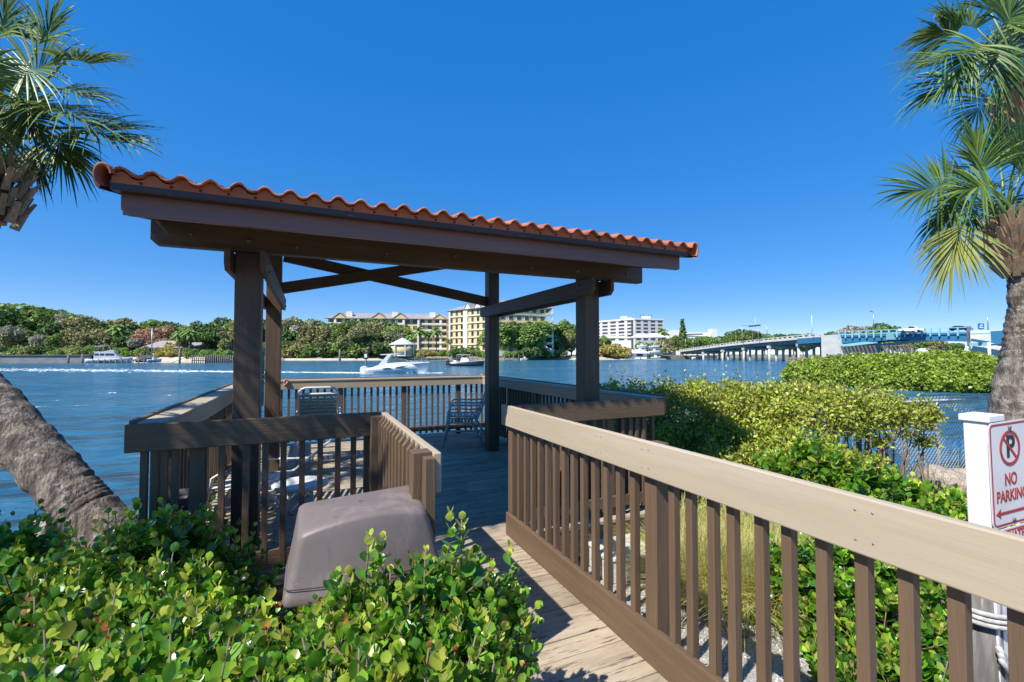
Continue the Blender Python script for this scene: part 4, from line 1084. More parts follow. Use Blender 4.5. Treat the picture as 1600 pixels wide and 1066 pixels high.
class Palm:
    def __init__(s, name, label, base): s.t = thing(name, label, 'palm', base); s.V = []; s.Q = []; s.mi = []; s.st = MB()

    def frond(s, a, hub, tip, L, mi=0, span=115, nseg=50, face=None, droop=.35, w_=.025):
        """stalk from a to hub, then a fan whose middle points towards tip"""
        a, hub, tip = Vector(a), Vector(hub), Vector(tip)
        mid = a.lerp(hub, .55) + Vector((0, 0, .10 * (hub - a).length))
        s.st.tube([a, mid, hub], [.022, .015, .010], 6)
        ax = (tip - hub).normalized()
        n = Vector(face) if face is not None else Vector((0, 0, 1)) + Vector((RNG.normal(), RNG.normal(), 0)) * .5
        n = (n - ax * n.dot(ax)).normalized(); sd = ax.cross(n)
        costa = L * .32
        for k in range(nseg):
            f = (k + .5) / nseg * 2 - 1; th = rad(span) * f; LL = L * (1 - .26 * abs(f) ** 2) * RNG.uniform(.78, 1.08)
            st = hub + ax * costa * (1 - abs(f)) ** 1.0 + n * (-.35 * costa * (1 - abs(f)) ** 2)
            d = (ax * math.cos(th) + sd * math.sin(th) + n * (.22 * abs(f) + RNG.normal() * .05) + Vector((RNG.normal(), RNG.normal(), RNG.normal())) * .045).normalized()
            LL -= costa * (1 - abs(f)) * .6; gr = droop * RNG.uniform(.3, 2.0); bend = RNG.uniform(.55, .8); b0 = len(s.V)
            side = d.cross(n).normalized(); nn = side.cross(d); p = st.copy(); seg = 6
            for j in range(seg + 1):
                u = j / seg
                q = st + d * LL * u + Vector((0, 0, -1)) * LL * gr * max(0, u - .30) ** 1.8
                if u > bend: q += Vector((0, 0, -1)) * LL * gr * .5 * (u - bend)
                wd = w_ * (min(1, .25 + u * 2.2) if u < .38 else max(.04, 1.05 - (u - .38) * 1.62)) * .5
                s.V += [q - side * wd, q - nn * wd * .55, q + side * wd]
            for j in range(seg):
                b = b0 + 3 * j; s.Q += [(b, b + 1, b + 4, b + 3), (b + 1, b + 2, b + 5, b + 4)]; s.mi += [mi, mi]

    def done(s):
        s.st.build('leaf_stalks', STALK, s.t); npmesh('fronds', [tuple(v) for v in s.V], s.Q, [FROND, FRONDY], s.t, mi=s.mi)
        return s.t

    def random_fronds(s, c, n, L, R_, seed, azr=(0, 360), elr=(-35, 80)):
        rs = np.random.default_rng(seed)
        for k in range(n):
            az = rad(azr[0] + (azr[1] - azr[0]) * (k + rs.random() * .6) / n); el = rad(rs.uniform(*elr))
            d = Vector((math.cos(az) * math.cos(el), math.sin(az) * math.cos(el), math.sin(el)))
            hub = c + d * R_ * rs.uniform(.8, 1.15) + Vector((0, 0, .10)); tip = hub + d * L + Vector((0, 0, -L * (.55 if el < .6 else .2)))
            s.frond(c + d * .12, hub, tip, L * rs.uniform(.85, 1.1))

    def trunk(s, pts, rs_, boots=None, m='bark', nboot=26, br=.2):
        P = []; R = []
        pts = [Vector(p) for p in pts]
        for i in range(len(pts) - 1):      # smooth the path
            p0, p1, p2, p3 = pts[max(i - 1, 0)], pts[i], pts[i + 1], pts[min(i + 2, len(pts) - 1)]
            for j in range(22):
                u = j / 22; P.append(.5 * ((2 * p1) + (p2 - p0) * u + (2 * p0 - 5 * p1 + 4 * p2 - p3) * u * u + (3 * p1 - p0 - 3 * p2 + p3) * u ** 3)); R.append(rs_[i] + (rs_[i + 1] - rs_[i]) * u)
        P.append(pts[-1]); R.append(rs_[-1])
        R = [r * (1 + .025 * math.sin(i * 2.1) + .02 * math.sin(i * 5.3)) for i, r in enumerate(R)]
        tm = MB().tube(P, R, 40); ctr = [P[min(i // 40, len(P) - 1)] for i in range(len(tm.v))]
        from mathutils import noise
        AL = [0.]
        for q0, q1 in zip(P, P[1:]): AL.append(AL[-1] + (q1 - q0).length)
        for i, v in enumerate(tm.v):
            v = Vector(v); c_ = ctr[i]; o_ = v - c_; q_ = v * 7
            k_ = 1 + .055 * noise.noise(q_) + .035 * noise.noise(Vector((v.x * 14, v.y * 14, v.z * 5))) + .020 * math.sin(AL[min(i // 40, len(P) - 1)] * 62 + noise.noise(v * 3) * 3)
            tm.v[i] = tuple(c_ + o_ * k_)
        tm.build('trunk', MAT[m], s.t)
        if boots:
            c0, c1 = Vector(boots[0]), Vector(boots[1]); mb = MB(); ax = (c1 - c0).normalized()
            for k in range(nboot):
                an = k * 2.4; f = (k + .5) / nboot; c = c0.lerp(c1, f); d = Vector((math.cos(an), math.sin(an), 0)); sd = Vector((-d.y, d.x, 0))
                rr = br * (1 + .35 * math.sin(f * 3.1)); ln = random.uniform(.04, .13) * (br / .2); w2 = .036 * (br / .2); p = c + d * rr * .55
                o = d * (.75 + random.random() * .6) + sd * random.uniform(-.25, .25) + Vector((0, 0, .75)); o.normalize()
                mb.add([p - sd * w2 - ax * .07, p + sd * w2 - ax * .07, p + sd * w2 * .8 + o * (ln + rr * .5), p - sd * w2 * .8 + o * (ln + rr * .5), p - sd * w2 + d * .05 - ax * .09, p + sd * w2 + d * .05 - ax * .09, p + sd * w2 * .7 + o * (ln + rr * .5) + d * .025, p - sd * w2 * .7 + o * (ln + rr * .5) + d * .025],
                       [(0, 3, 2, 1), (4, 5, 6, 7), (0, 1, 5, 4), (1, 2, 6, 5), (2, 3, 7, 6), (3, 0, 4, 7)])
            mb.build('leaf_bases', MAT['boot'], s.t)


# left palm, leaning out and curving back up
dL = 4.1
p1 = Palm('sabal_palm', 'leaning thick trunked palm at the left edge, its crown above the shelter roof', tuple(at(265, dL, GZ)))
p1.trunk([pt(262, 925, 4.0), pt(158, 812, 4.1), pt(106, 758, 4.1), pt(4, 648, 4.15), pt(-80, 548, 4.3), pt(-80, 440, 4.3), pt(-34, 350, 4.25), pt(-14, 285, 4.2), pt(-10, 240, 4.2)],
         [.215, .21, .208, .208, .18, .15, .11, .11, .12], boots=(pt(-8, 345, 4.2), pt(-4, 235, 4.2)), nboot=60, br=.145)
c = pt(-4, 228, 4.2)
view = -(FW)
for (hx, hy, hd, tx, ty, L, sp, fc, dr, mi) in (
        (20, 118, 3.95, 85, 60, .62, 150, view + Vector((0, 0, .2)), .25, 0), (88, 95, 4.1, 190, 70, .62, 85, None, .35, 0), (45, 70, 4.3, 70, -30, .6, 80, view, .3, 0),
        (120, 200, 4.2, 245, 215, .72, 75, Vector((0, 0, 1)) + view * .8, .25, 0), (75, 170, 4.0, 190, 190, .66, 100, Vector((0, 0, 1)) + view * .5, .4, 0),
        (70, 212, 4.25, 135, 290, .58, 70, view + RT * .5, .25, 0), (35, 235, 4.4, 60, 300, .42, 70, view, .3, 0),
        (80, 140, 4.45, 190, 140, .62, 95, None, .45, 0), (-20, 60, 4.2, -30, -60, .6, 100, view, .3, 0), (10, 170, 4.0, 60, 220, .5, 110, view + Vector((0, 0, .6)), .5, 0)):
    p1.frond(c, pt(hx, hy, hd), pt(tx, ty, hd), L, mi, sp, face=fc, droop=dr)
p1.random_fronds(c, 9, .6, .5, 5, azr=(120, 320), elr=(-10, 75))
p1.done()

# right palm, nearer crown
dR = 6.0
p2 = Palm('sabal_palm', 'palm standing behind the no parking sign, with a pineapple shaped head', tuple(at(1585, dR, GZ)))
p2.trunk([at(1594, dR, GZ), pt(1596, 700, dR), pt(1604, 600, dR), pt(1614, 520, dR), pt(1608, 440, dR), pt(1592, 395, dR), pt(1588, 350, dR)],
         [.52, .38, .32, .255, .18, .17, .15], boots=(pt(1596, 425, dR), pt(1587, 345, dR)), nboot=150, br=.20)
c = pt(1578, 345, dR)
for (hx, hy, hd, tx, ty, L, sp, fc, dr, mi) in (
        (1490, 292, 5.9, 1385, 290, .88, 105, view + Vector((0, 0, .3)), .22, 0), (1508, 350, 5.7, 1480, 470, .88, 60, view - RT * .4, .2, 1), (1548, 268, 5.8, 1535, 190, .80, 70, view, .2, 0),
        (1520, 318, 6.2, 1450, 370, .80, 80, view, .35, 0), (1572, 255, 6.2, 1590, 190, .80, 80, view, .2, 0), (1536, 290, 6.3, 1480, 240, .75, 80, None, .3, 0), (1605, 270, 5.9, 1650, 220, .85, 100, view, .3, 0),
        (1556, 290, 5.6, 1520, 290, .7, 100, view + Vector((0, 0, .5)), .35, 0), (1620, 320, 6.0, 1690, 350, .8, 90, view, .35, 0)):
    p2.frond(c, pt(hx, hy, hd), pt(tx, ty, hd), L, mi, sp, face=fc, droop=dr, w_=.034)
p2.random_fronds(c, 8, .8, .7, 8, azr=(-110, 70), elr=(15, 80))
p2.done()
# right palm, farther and higher crown
dQ = 6.6
p3 = Palm('sabal_palm', 'higher palm with its crown cut by the upper right corner', tuple(at(1690, dQ, GZ)))
p3.trunk([at(1690, dQ, GZ), pt(1685, 500, dQ), pt(1650, 300, dQ), pt(1620, 210, dQ), pt(1612, 150, dQ)], [.3, .22, .17, .19, .17], boots=(pt(1622, 225, dQ), pt(1611, 145, dQ)), nboot=100, br=.24)
c = pt(1611, 142, dQ)
for (hx, hy, hd, tx, ty, L, sp, fc, dr, mi) in (
        (1512, 85, 6.3, 1432, 95, .92, 90, Vector((0, 0, 1)) + view * .6, .35, 0), (1515, 118, 6.5, 1432, 155, .92, 70, Vector((0, 0, 1)) + view * .8, .3, 0), (1542, 45, 6.5, 1480, 0, .9, 85, None, .35, 0),
        (1565, 20, 6.6, 1580, -90, .9, 85, view, .25, 0), (1590, 40, 6.2, 1640, -40, .9, 100, view, .35, 0), (1550, 70, 6.1, 1520, 100, .8, 100, view + Vector((0, 0, .7)), .4, 0),
        (1585, 85, 6.0, 1590, 125, .8, 100, view + Vector((0, 0, .7)), .35, 0), (1510, 52, 6.8, 1450, 45, .85, 80, None, .4, 0), (1640, 100, 6.4, 1700, 120, .9, 100, view, .4, 0)):
    p3.frond(c, pt(hx, hy, hd), pt(tx, ty, hd), L, mi, sp, face=fc, droop=dr, w_=.034)
p3.random_fronds(c, 9, .85, .75, 9, azr=(-110, 80), elr=(10, 80))
p3.done()

p4 = Palm('sabal_palm', 'palm standing left of the view, its shade falling on the front left railing', (-3.3, 2.6, GZ))
p4.trunk([(-3.3, 2.6, GZ), (-3.2, 2.8, 1.8), (-3.0, 3.1, 4.0)], [.24, .19, .15])
p4.random_fronds(Vector((-3.0, 3.1, 4.0)), 26, .8, .7, 21, azr=(0, 360), elr=(-30, 75))
p4.done()
# ------------------------------------------------------------------ far banks
def bank(name, wl, zt, m, back=400, slope=3.0, zb=-1.8):
    """land strip: waterline points [(px, d)], rising to zt over 'slope' metres, then level away from the viewer"""
    V = []; Q = []; n = len(wl); rows = [(-1.0, zb), (0, ZW - .02), (slope, zt), (slope + 12, zt + .25), (back, zt + .4)]
    for off, z in rows:
        for px, d in wl: V.append(tuple(at(px, d + off, z)))
    for r in range(len(rows) - 1):
        for k in range(n - 1): Q.append((r * n + k, r * n + k + 1, (r + 1) * n + k + 1, (r + 1) * n + k))
    return tag(npmesh(name, V, Q, m, smooth=False), kind='structure')


bank('left_bank', [(-700, 120), (-300, 135), (0, 146), (140, 147), (300, 150), (380, 158)], .9, MAT['bankgrass'])
bank('far_bank', [(370, 190), (440, 200), (560, 203), (700, 205), (800, 208), (860, 225), (950, 228), (1040, 240), (1075, 262), (1120, 330), (1300, 360), (1700, 330), (2300, 240)], .7, MAT['bankgrass'], back=900)
bank('beach', [(858, 223.5), (900, 224.5), (960, 226), (985, 229)], .35, MAT['sand'], back=9, slope=5)
bank('beach', [(165, 146.5), (260, 147.5), (320, 148.5)], .7, MAT['sand'], back=8, slope=2.5)
bank('beach', [(445, 198), (530, 200.5), (600, 202.5)], -.2, MAT['sand'], back=6, slope=1.5)
# sea wall at the far left
sw = thing('sea_wall', 'long low grey sea wall with a pale top along the far left bank', 'wall', tuple(at(-60, 144, ZW)))
mb = MB(); a, b_ = at(-700, 119), at(142, 145.2)
mb.bar((a.x, a.y, .05), (b_.x, b_.y, .05), .6, 2.5); mb.build('wall_face', MAT['concdark'], sw)
mb = MB(); mb.bar((a.x, a.y, 1.36), (b_.x, b_.y, 1.36), 1.3, .1); mb.bar((a.x + FW.x * 3, a.y + FW.y * 3, 1.33), (b_.x + FW.x * 3, b_.y + FW.y * 3, 1.33), 5, .08); mb.build('wall_cap', MAT['sand'], sw)
bank('sand_bank', [(-700, 120), (-60, 144.5), (60, 146), (140, 147.3)], 2.1, MAT['sand'], back=12, slope=7, zb=.9)


# ------------------------------------------------------------------ trees: a few grown shapes, copied with their trunk and crown
def crown_np(lobes, n, size, inner=.25, kind='quad', flat=.0):
    C_ = np.array([l[0] for l in lobes], float); R = np.array([l[1] for l in lobes], float)
    pr = (R[:, 0] * R[:, 2]); pr /= pr.sum(); k = RNG.choice(len(lobes), size=n, p=pr)
    d = RNG.normal(size=(n, 3)); d /= np.linalg.norm(d, axis=1, keepdims=True)
    rr = 1 - inner * RNG.random((n, 1)) ** 2 + RNG.normal(size=(n, 1)) * .05
    P = C_[k] + d * R[k] * rr
    A = d * .7 + RNG.normal(size=(n, 3)) * .6; U = d + np.array([0, 0, .8]) + RNG.normal(size=(n, 3)) * .5
    return leaves(P, A, U, size * RNG.uniform(.5, 1.5, n), kind)


def tree_proto(name, seed, h, spread, style, m, n=1700, size=.55):
    rs = random.Random(seed); t = thing(name, 'tree', 'tree', (0, 0, 0))
    lobes = []
    if style == 'broad':
        for k in range(15):
            a = rs.uniform(0, 6.28); r = spread * rs.random() ** .6 * .72; z = h * rs.uniform(.42, .86) * (1 - .25 * r / spread)
            s = spread * rs.uniform(.22, .40); lobes.append(((r * math.cos(a), r * math.sin(a), z), (s, s, s * rs.uniform(.55, .8))))
    elif style == 'round':
        for k in range(13):
            a = rs.uniform(0, 6.28); r = spread * rs.random() ** .5 * .6; z = h * rs.uniform(.25, .85); s = spread * rs.uniform(.26, .42) * (1 if z < h * .6 else .8)
            lobes.append(((r * math.cos(a), r * math.sin(a), z), (s, s, s * rs.uniform(.7, 1.0))))
    elif style == 'bush':
        for k in range(12):
            a = rs.uniform(0, 6.28); r = spread * rs.random() ** .5 * .75; z = h * rs.uniform(.1, .7) * (1 - .3 * r / spread); s = spread * rs.uniform(.22, .38)
            lobes.append(((r * math.cos(a), r * math.sin(a), z), (s, s, min(s * .8, h * .4))))
    elif style == 'column':
        for k in range(12):
            f = k / 11; s = spread * (1.05 - f * .85); lobes.append(((rs.uniform(-.1, .1), rs.uniform(-.1, .1), h * (.22 + .74 * f)), (s, s, h * .06)))
    V, Fa = crown_np(lobes, n, size)
    npmesh('crown', V, Fa, m, t)
    mb = MB(); lean = rs.uniform(-.08, .08) * h
    mb.tube([(0, 0, -.5), (lean * .3, 0, h * .25), (lean, 0, h * .5)], [h * .022, h * .017, h * .01], 7)
    for k in range(0 if style == 'column' else 7):
        l = lobes[rs.randrange(len(lobes))][0]; mb.tube([(lean * .5, 0, h * rs.uniform(.15, .35)), (l[0] * .5, l[1] * .5, l[2] * .75), (l[0], l[1], l[2] * 1.02)], [h * .011, h * .007, h * .003], 5)
    if style == 'column': mb.tube([(lean, 0, h * .5), (0, 0, h * .97)], [h * .01, h * .004], 6)
    mb.build('trunk', MAT['trunk'], t)
    t.location = (0, 0, 0); return t


TL = dict(
    dark=leafmat('dark_green_foliage', [(0.057, 0.112, 0.030), (0.098, 0.172, 0.043), (0.139, 0.224, 0.053), (0.085, 0.146, 0.042)], .6, .15, objrand=.2, obj_hue=.012),
    green=leafmat('mid_green_foliage', [(0.118, 0.198, 0.042), (0.179, 0.277, 0.057), (0.246, 0.343, 0.075), (0.138, 0.224, 0.047)], .6, .2, objrand=.2, obj_hue=.012),
    olive=leafmat('olive_foliage', [(0.190, 0.215, 0.074), (0.270, 0.282, 0.099), (0.337, 0.324, 0.129), (0.203, 0.190, 0.092)], .65, .15, objrand=.2, obj_hue=.012),
    grey=leafmat('grey_green_foliage', [(0.247, 0.259, 0.173), (0.341, 0.329, 0.231), (0.421, 0.373, 0.287), (0.231, 0.220, 0.159)], .7, .12, objrand=.15),
    rust=leafmat('rust_foliage', [(0.448, 0.240, 0.143), (0.555, 0.311, 0.202), (0.398, 0.251, 0.142), (0.269, 0.244, 0.111)], .7, .15, objrand=.1),
    yellow=leafmat('yellow_foliage', [(0.452, 0.403, 0.087), (0.530, 0.420, 0.103), (0.296, 0.320, 0.077), (0.398, 0.300, 0.092)], .6, .2, objrand=.1),
    lime=leafmat('bright_lime_foliage', [(0.181, 0.315, 0.053), (0.261, 0.408, 0.073), (0.139, 0.250, 0.048)], .5, .25, objrand=.1))
PROTO = {}
for key, (sd, h, sp0_, st, mk, n, sz) in dict(
        d1=(1, 12, 7.0, 'broad', 'dark', 5200, .42), d2=(2, 12, 5.5, 'round', 'dark', 5200, .40), g1=(3, 12, 7.0, 'broad', 'green', 5200, .42), g2=(4, 12, 5.5, 'round', 'green', 5200, .40),
        o1=(5, 12, 7.0, 'broad', 'olive', 5200, .40), o2=(6, 12, 5.5, 'round', 'olive', 5200, .40), y1=(7, 12, 6.0, 'broad', 'grey', 4200, .38), r1=(8, 12, 6.0, 'round', 'rust', 4200, .38),
        b1=(9, 4, 3.6, 'bush', 'green', 2400, .30), b2=(10, 4, 3.6, 'bush', 'olive', 2400, .30), b3=(11, 4, 3.6, 'bush', 'dark', 2400, .30), b4=(12, 4, 3.4, 'bush', 'yellow', 2400, .30), b5=(13, 4, 3.6, 'bush', 'lime', 2400, .30),
        pine=(14, 16, 2.0, 'column', 'dark', 1500, .6)).items():
    PROTO[key] = dict(o=tree_proto({'pine': 'norfolk_pine'}.get(key, 'shrub' if key[0] == 'b' else 'broadleaf_tree'), sd, h, sp0_, st, TL[mk], n, sz), h=h, used=False)
WORD = dict(d='dark green spreading', g='mid green', o='olive toned', y='grey green sparse', r='rust coloured', b='low', p='dark slender')


def grow(key, px, ytop, d, label, group, ground=.7, widen=1.0, cat=None):
    p = PROTO[key]; hgt = zat(ytop, d) - ground; s = hgt / (p['h'] * (.93 if key != 'pine' else 1))
    loc = at(px, d, ground)
    if p['used']: o = dup(p['o'])
    else: o = p['o']; p['used'] = True
    o.location = loc; o.rotation_euler = (0, 0, random.uniform(0, 6.28)); o.scale = (s * widen, s * widen, s)
    o['label'] = label; o['category'] = cat or ('shrub' if key[0] == 'b' else 'tree')
    if group: o['group'] = group
    return o


ORD = ['1st', '2nd', '3rd'] + ['%dth' % k for k in range(4, 60)]
KINDW = dict(d1='dark spreading tree', d2='dark round tree', g1='green spreading tree', g2='green round tree', o1='olive spreading tree', o2='olive round tree', y1='grey green sparse tree', r1='rust coloured tree',
             b1='green shrub', b2='olive shrub', b3='dark shrub', b4='yellow shrub', b5='lime green shrub')


def belt(rows, where, group, ground=.7):
    rows = sorted(rows, key=lambda r: r[1]); cnt = {}; tot = {}
    for r in rows: tot[r[0]] = tot.get(r[0], 0) + 1
    for r in rows:
        key, px, yt, d = r[:4]; wd = r[4] if len(r) > 4 else 1.0
        i = cnt.get(key, 0); cnt[key] = i + 1
        w0 = 'only ' + KINDW[key] if tot[key] == 1 else '%s %s' % (ORD[i], KINDW[key])
        grow(key, px, yt, d, w0 + ' from the left, ' + where if w0[0] != 'o' else w0 + ' ' + where, group, ground, wd)


# left bank, tall trees behind, lower ones in front
belt([('g1', 40, 472, 172, 1.15), ('d1', -40, 478, 172, 1.1), ('d2', 92, 500, 168), ('g2', 78, 494, 182), ('y1', 98, 486, 178, .9), ('o1', 140, 494, 175), ('g2', 118, 494, 178), ('d1', 170, 500, 180), ('o2', 205, 499, 172), ('g1', 236, 497, 180), ('d1', 262, 502, 182),
      ('d2', 188, 505, 166), ('o1', 270, 509, 176), ('g1', 300, 508, 182), ('d2', 326, 499, 170), ('d1', 350, 497, 176), ('o2', 362, 503, 168), ('g2', 20, 500, 166), ('d2', 45, 505, 163), ('o2', 110, 512, 162), ('o1', 30, 515, 160, .9), ('g2', 285, 514, 168), ('d2', -30, 500, 165), ('g1', -90, 480, 170), ('d1', 395, 498, 176), ('g2', 378, 500, 170)],
     'on the left bank', 'tall trees on the left bank')
belt([('r1', 222, 511, 160, .9), ('r1', 248, 508, 164, .9)], 'behind the sailing mast', 'rust coloured trees behind the mast')
belt([('y1', 8, 506, 157, .8), ('y1', 60, 520, 156, .8), ('o2', 133, 520, 157, .9), ('g2', 88, 522, 156, .9), ('o2', 160, 520, 158), ('d2', 196, 516, 158, .9), ('y1', 210, 526, 156, .8), ('o2', 285, 516, 158, .8), ('d2', 340, 508, 160), ('o2', 360, 512, 158), ('g2', 180, 520, 160)],
     'before the tall wood, left bank', 'smaller trees along the left bank')
belt([('b3', 8, 535, 153), ('b1', 30, 540, 152), ('b2', 50, 536, 153), ('b3', 72, 538, 153), ('b1', 95, 540, 152), ('b2', 115, 538, 152), ('b5', 128, 537, 153), ('b3', 145, 540, 152), ('b1', 190, 540, 152), ('b5', 208, 541, 151.5), ('b4', 262, 532, 156), ('b4', 250, 547, 151.5), ('b4', 270, 545, 151.5), ('b2', 225, 545, 152), ('b5', 318, 545, 153), ('b5', 335, 544, 153), ('b5', 352, 544, 153),
      ('b1', 300, 541, 153), ('b3', 232, 538, 157), ('b2', 285, 540, 156), ('b3', -20, 538, 152), ('b2', -45, 538, 151)],
     'at the edge of the left bank', 'shrubs at the edge of the left bank')
# centre bank
belt([('d1', 440, 500, 232), ('o1', 462, 497, 236), ('y1', 478, 503, 225), ('o1', 498, 500, 222), ('g1', 520, 503, 226), ('d2', 452, 505, 222), ('o2', 485, 510, 218), ('g1', 545, 501, 224), ('d1', 566, 497, 230), ('o1', 585, 500, 222), ('d1', 605, 502, 228), ('y1', 608, 512, 218), ('o2', 592, 512, 215), ('d1', 410, 500, 230), ('o2', 425, 503, 220),
      ('g2', 530, 514, 215), ('o1', 560, 508, 208), ('d2', 575, 510, 214), ('o2', 508, 512, 214), ('g1', 618, 507, 224), ('o2', 395, 505, 222)],
     'in the wood before the yellow wing', 'trees of the wood in the centre')
belt([('b1', 445, 527, 208), ('b2', 462, 530, 207), ('b1', 480, 532, 207), ('b3', 498, 530, 207), ('b2', 515, 533, 207), ('b1', 532, 530, 208), ('b3', 550, 532, 208), ('b1', 568, 530, 208), ('b2', 586, 532, 208), ('b3', 602, 530, 209), ('b1', 618, 535, 209), ('b2', 425, 528, 207)],
     'at the waterline below the dense wood', 'shrubs below the wood in the centre')
belt([('b5', 648, 545, 209), ('b4', 660, 543, 209), ('b4', 672, 545, 209), ('b5', 690, 546, 210), ('b1', 708, 545, 210), ('b5', 722, 546, 210), ('b1', 738, 544, 211), ('b5', 750, 546, 211), ('b3', 715, 540, 208), ('b1', 790, 545, 212), ('b5', 803, 546, 212), ('b3', 830, 540, 208), ('b1', 848, 541, 220), ('b2', 842, 537, 224), ('b1', 868, 545, 224), ('b2', 876, 543, 226), ('b3', 820, 545, 214), ('b3', 737, 540, 220)],
     'at the seawall below the yellow tower', 'hedge shrubs below the yellow tower')
belt([('g2', 798, 503, 218, 1.35), ('g1', 818, 499, 222, 1.3), ('g2', 836, 506, 217, 1.2), ('g1', 782, 508, 220, 1.1)], 'in front of the yellow tower', 'green trees before the yellow tower')
belt([('g2', 880, 502, 250, 1.1), ('d2', 868, 512, 245), ('d1', 893, 506, 252), ('o2', 885, 522, 238), ('g2', 945, 525, 240, .9), ('d2', 938, 520, 250), ('g1', 900, 514, 245)], 'between the yellow tower and the marina', 'trees right of the yellow tower')
belt([('b4', 950, 536, 232, 1.3), ('b4', 962, 534, 234, 1.3), ('b4', 958, 547, 229.5, 1.2), ('b4', 974, 549, 230, 1.1), ('b1', 1010, 530, 262), ('b2', 1030, 530, 262)], 'beside the marina beach', 'yellow shrubs beside the marina')
belt([('o2', 1042, 528, 300), ('g2', 1055, 525, 310), ('g1', 1072, 526, 330), ('g2', 1090, 528, 330), ('g1', 1105, 524, 340, 1.1), ('d1', 1160, 514, 420, 1.3), ('g1', 1145, 522, 400, 1.2), ('g1', 1180, 518, 420, 1.3), ('d1', 1215, 522, 430, 1.3), ('g1', 1240, 520, 420, 1.2), ('d1', 1262, 521, 420, 1.2), ('g1', 1290, 520, 420, 1.2), ('d1', 1310, 518, 400, 1.2),
      ('y1', 1330, 506, 300, 1.0), ('g1', 1355, 508, 300), ('d1', 1378, 505, 300), ('g2', 1345, 514, 300), ('o1', 1395, 512, 300), ('g1', 1430, 524, 300, 1.2), ('o1', 1460, 530, 290, 1.2), ('g1', 1490, 535, 290, 1.2), ('d1', 1125, 530, 380, 1.2), ('d1', 1195, 526, 400, 1.2), ('g1', 1225, 530, 390, 1.2), ('d1', 1255, 535, 390, 1.2), ('o1', 1410, 535, 290, 1.2), ('g1', 1375, 532, 290, 1.2), ('d1', 1540, 530, 290, 1.2)],
     'beyond the bridge', 'trees beyond the bridge')
grow('pine', 1067, 500, 330, 'dark slender norfolk pine beside the white low building', None)


# far palms: slim trunk, star of drooping fronds
def far_palm():
    t = thing('coconut_palm', 'palm', 'palm', (0, 0, 0)); V = []; Q = []
    for k in range(20):
        az = k * 2.4; el = rad(70 - 5.2 * k); d = Vector((math.cos(az) * math.cos(el), math.sin(az) * math.cos(el), math.sin(el))); sd = Vector((-math.sin(az), math.cos(az), 0)); b0 = len(V)
        for j in range(6):
            u = j / 5; p = Vector((0, 0, 7.2)) + d * 2.6 * u + Vector((0, 0, -1.5 * u * u)); wd = .42 * math.sin(math.pi * (.12 + .85 * u)) + .03
            V += [p - sd * wd + Vector((0, 0, -.25 * wd)), p + Vector((0, 0, .08)), p + sd * wd + Vector((0, 0, -.25 * wd))]
        for j in range(5): b = b0 + 3 * j; Q += [(b, b + 1, b + 4, b + 3), (b + 1, b + 2, b + 5, b + 4)]
    npmesh('fronds', [tuple(v) for v in V], Q, TL['green'], t)
    MB().tube([(.25, 0, -.3), (.12, 0, 2), (0, 0, 7.2)], [.22, .15, .11], 8).build('trunk', MAT['trunk'], t)
    return t


fp = far_palm(); fp_used = False
for px, yt, d, lb in ((655, 512, 214, 'bright green palm right of the round pavilion, taller one'), (682, 512, 216, 'bright green palm before the yellow wing, next to the tower'), (670, 518, 218, 'smaller green palm between the two before the yellow wing'), (640, 524, 216, 'low palm just beside the round pavilion roof'),
                      (700, 530, 214, 'low palm at the foot of the yellow tower'), (748, 534, 214, 'low palm left of the back right post, below the tower'), (296, 516, 154, 'slim palm, right one of the pair on the left bank lawn'), (290, 514, 155, 'slim palm, left one of the pair on the left bank lawn'), (280, 518, 154, 'pale trunked palm left of the slim pair on the left bank'),
                      (183, 508, 160, 'palm rising from the wood behind the moored yacht'), (1035, 514, 268, 'palm beside the boat racks of the marina'), (866, 525, 232, 'palm right of the yellow tower, beside its corner')):
    hgt = zat(yt, d) - .7; s = hgt / 8.0
    o = fp if not fp_used else dup(fp)
    fp_used = True
    o.location = at(px, d, .7); o.scale = (s, s, s); o.rotation_euler = (0, 0, random.uniform(0, 6)); o['label'] = lb; o['category'] = 'palm'; o['group'] = 'palms on the far banks'

# ------------------------------------------------------------------ mangrove islet
MG = leafmat('mangrove_leaf', [(.10, .18, .02), (.20, .30, .03), (.32, .42, .045), (.13, .22, .025), (.40, .46, .06)], .45, .2)
def mang(name, label, pxs, d, ytop, r, n, size, dlt=0, base=None, m=None):
    ms = []
    for i, px in enumerate(pxs):
        dd = d[i] if hasattr(d, '__len__') else d; yt = ytop[i] if hasattr(ytop, '__len__') else ytop
        rr = r * random.uniform(.85, 1.15); c = at(px, dd); zt = zat(yt, dd)
        ms.append(((c.x, c.y, ZW + .9), (rr, rr, zt - ZW - 1.0))); c3 = at(px + random.uniform(-6, 6), dd - .4); ms.append(((c3.x, c3.y, ZW + .55), (rr * 1.0, rr * 1.0, (zt - ZW) * .45)))
        c2 = at(px + random.uniform(-4, 4), dd + rr * .7); ms.append(((c2.x, c2.y, ZW + .8), (rr, rr, zt - ZW - .9)))
    c = at(sum(pxs) / len(pxs), (d[0] if hasattr(d, '__len__') else d), ZW)
    return smallleaf(name, label, ms, n, tuple(c), size, m or MG, cat='shrub', stems=70, depth=.55, kind='quad', up=-.55, trunk_r=.035, inside=.85)


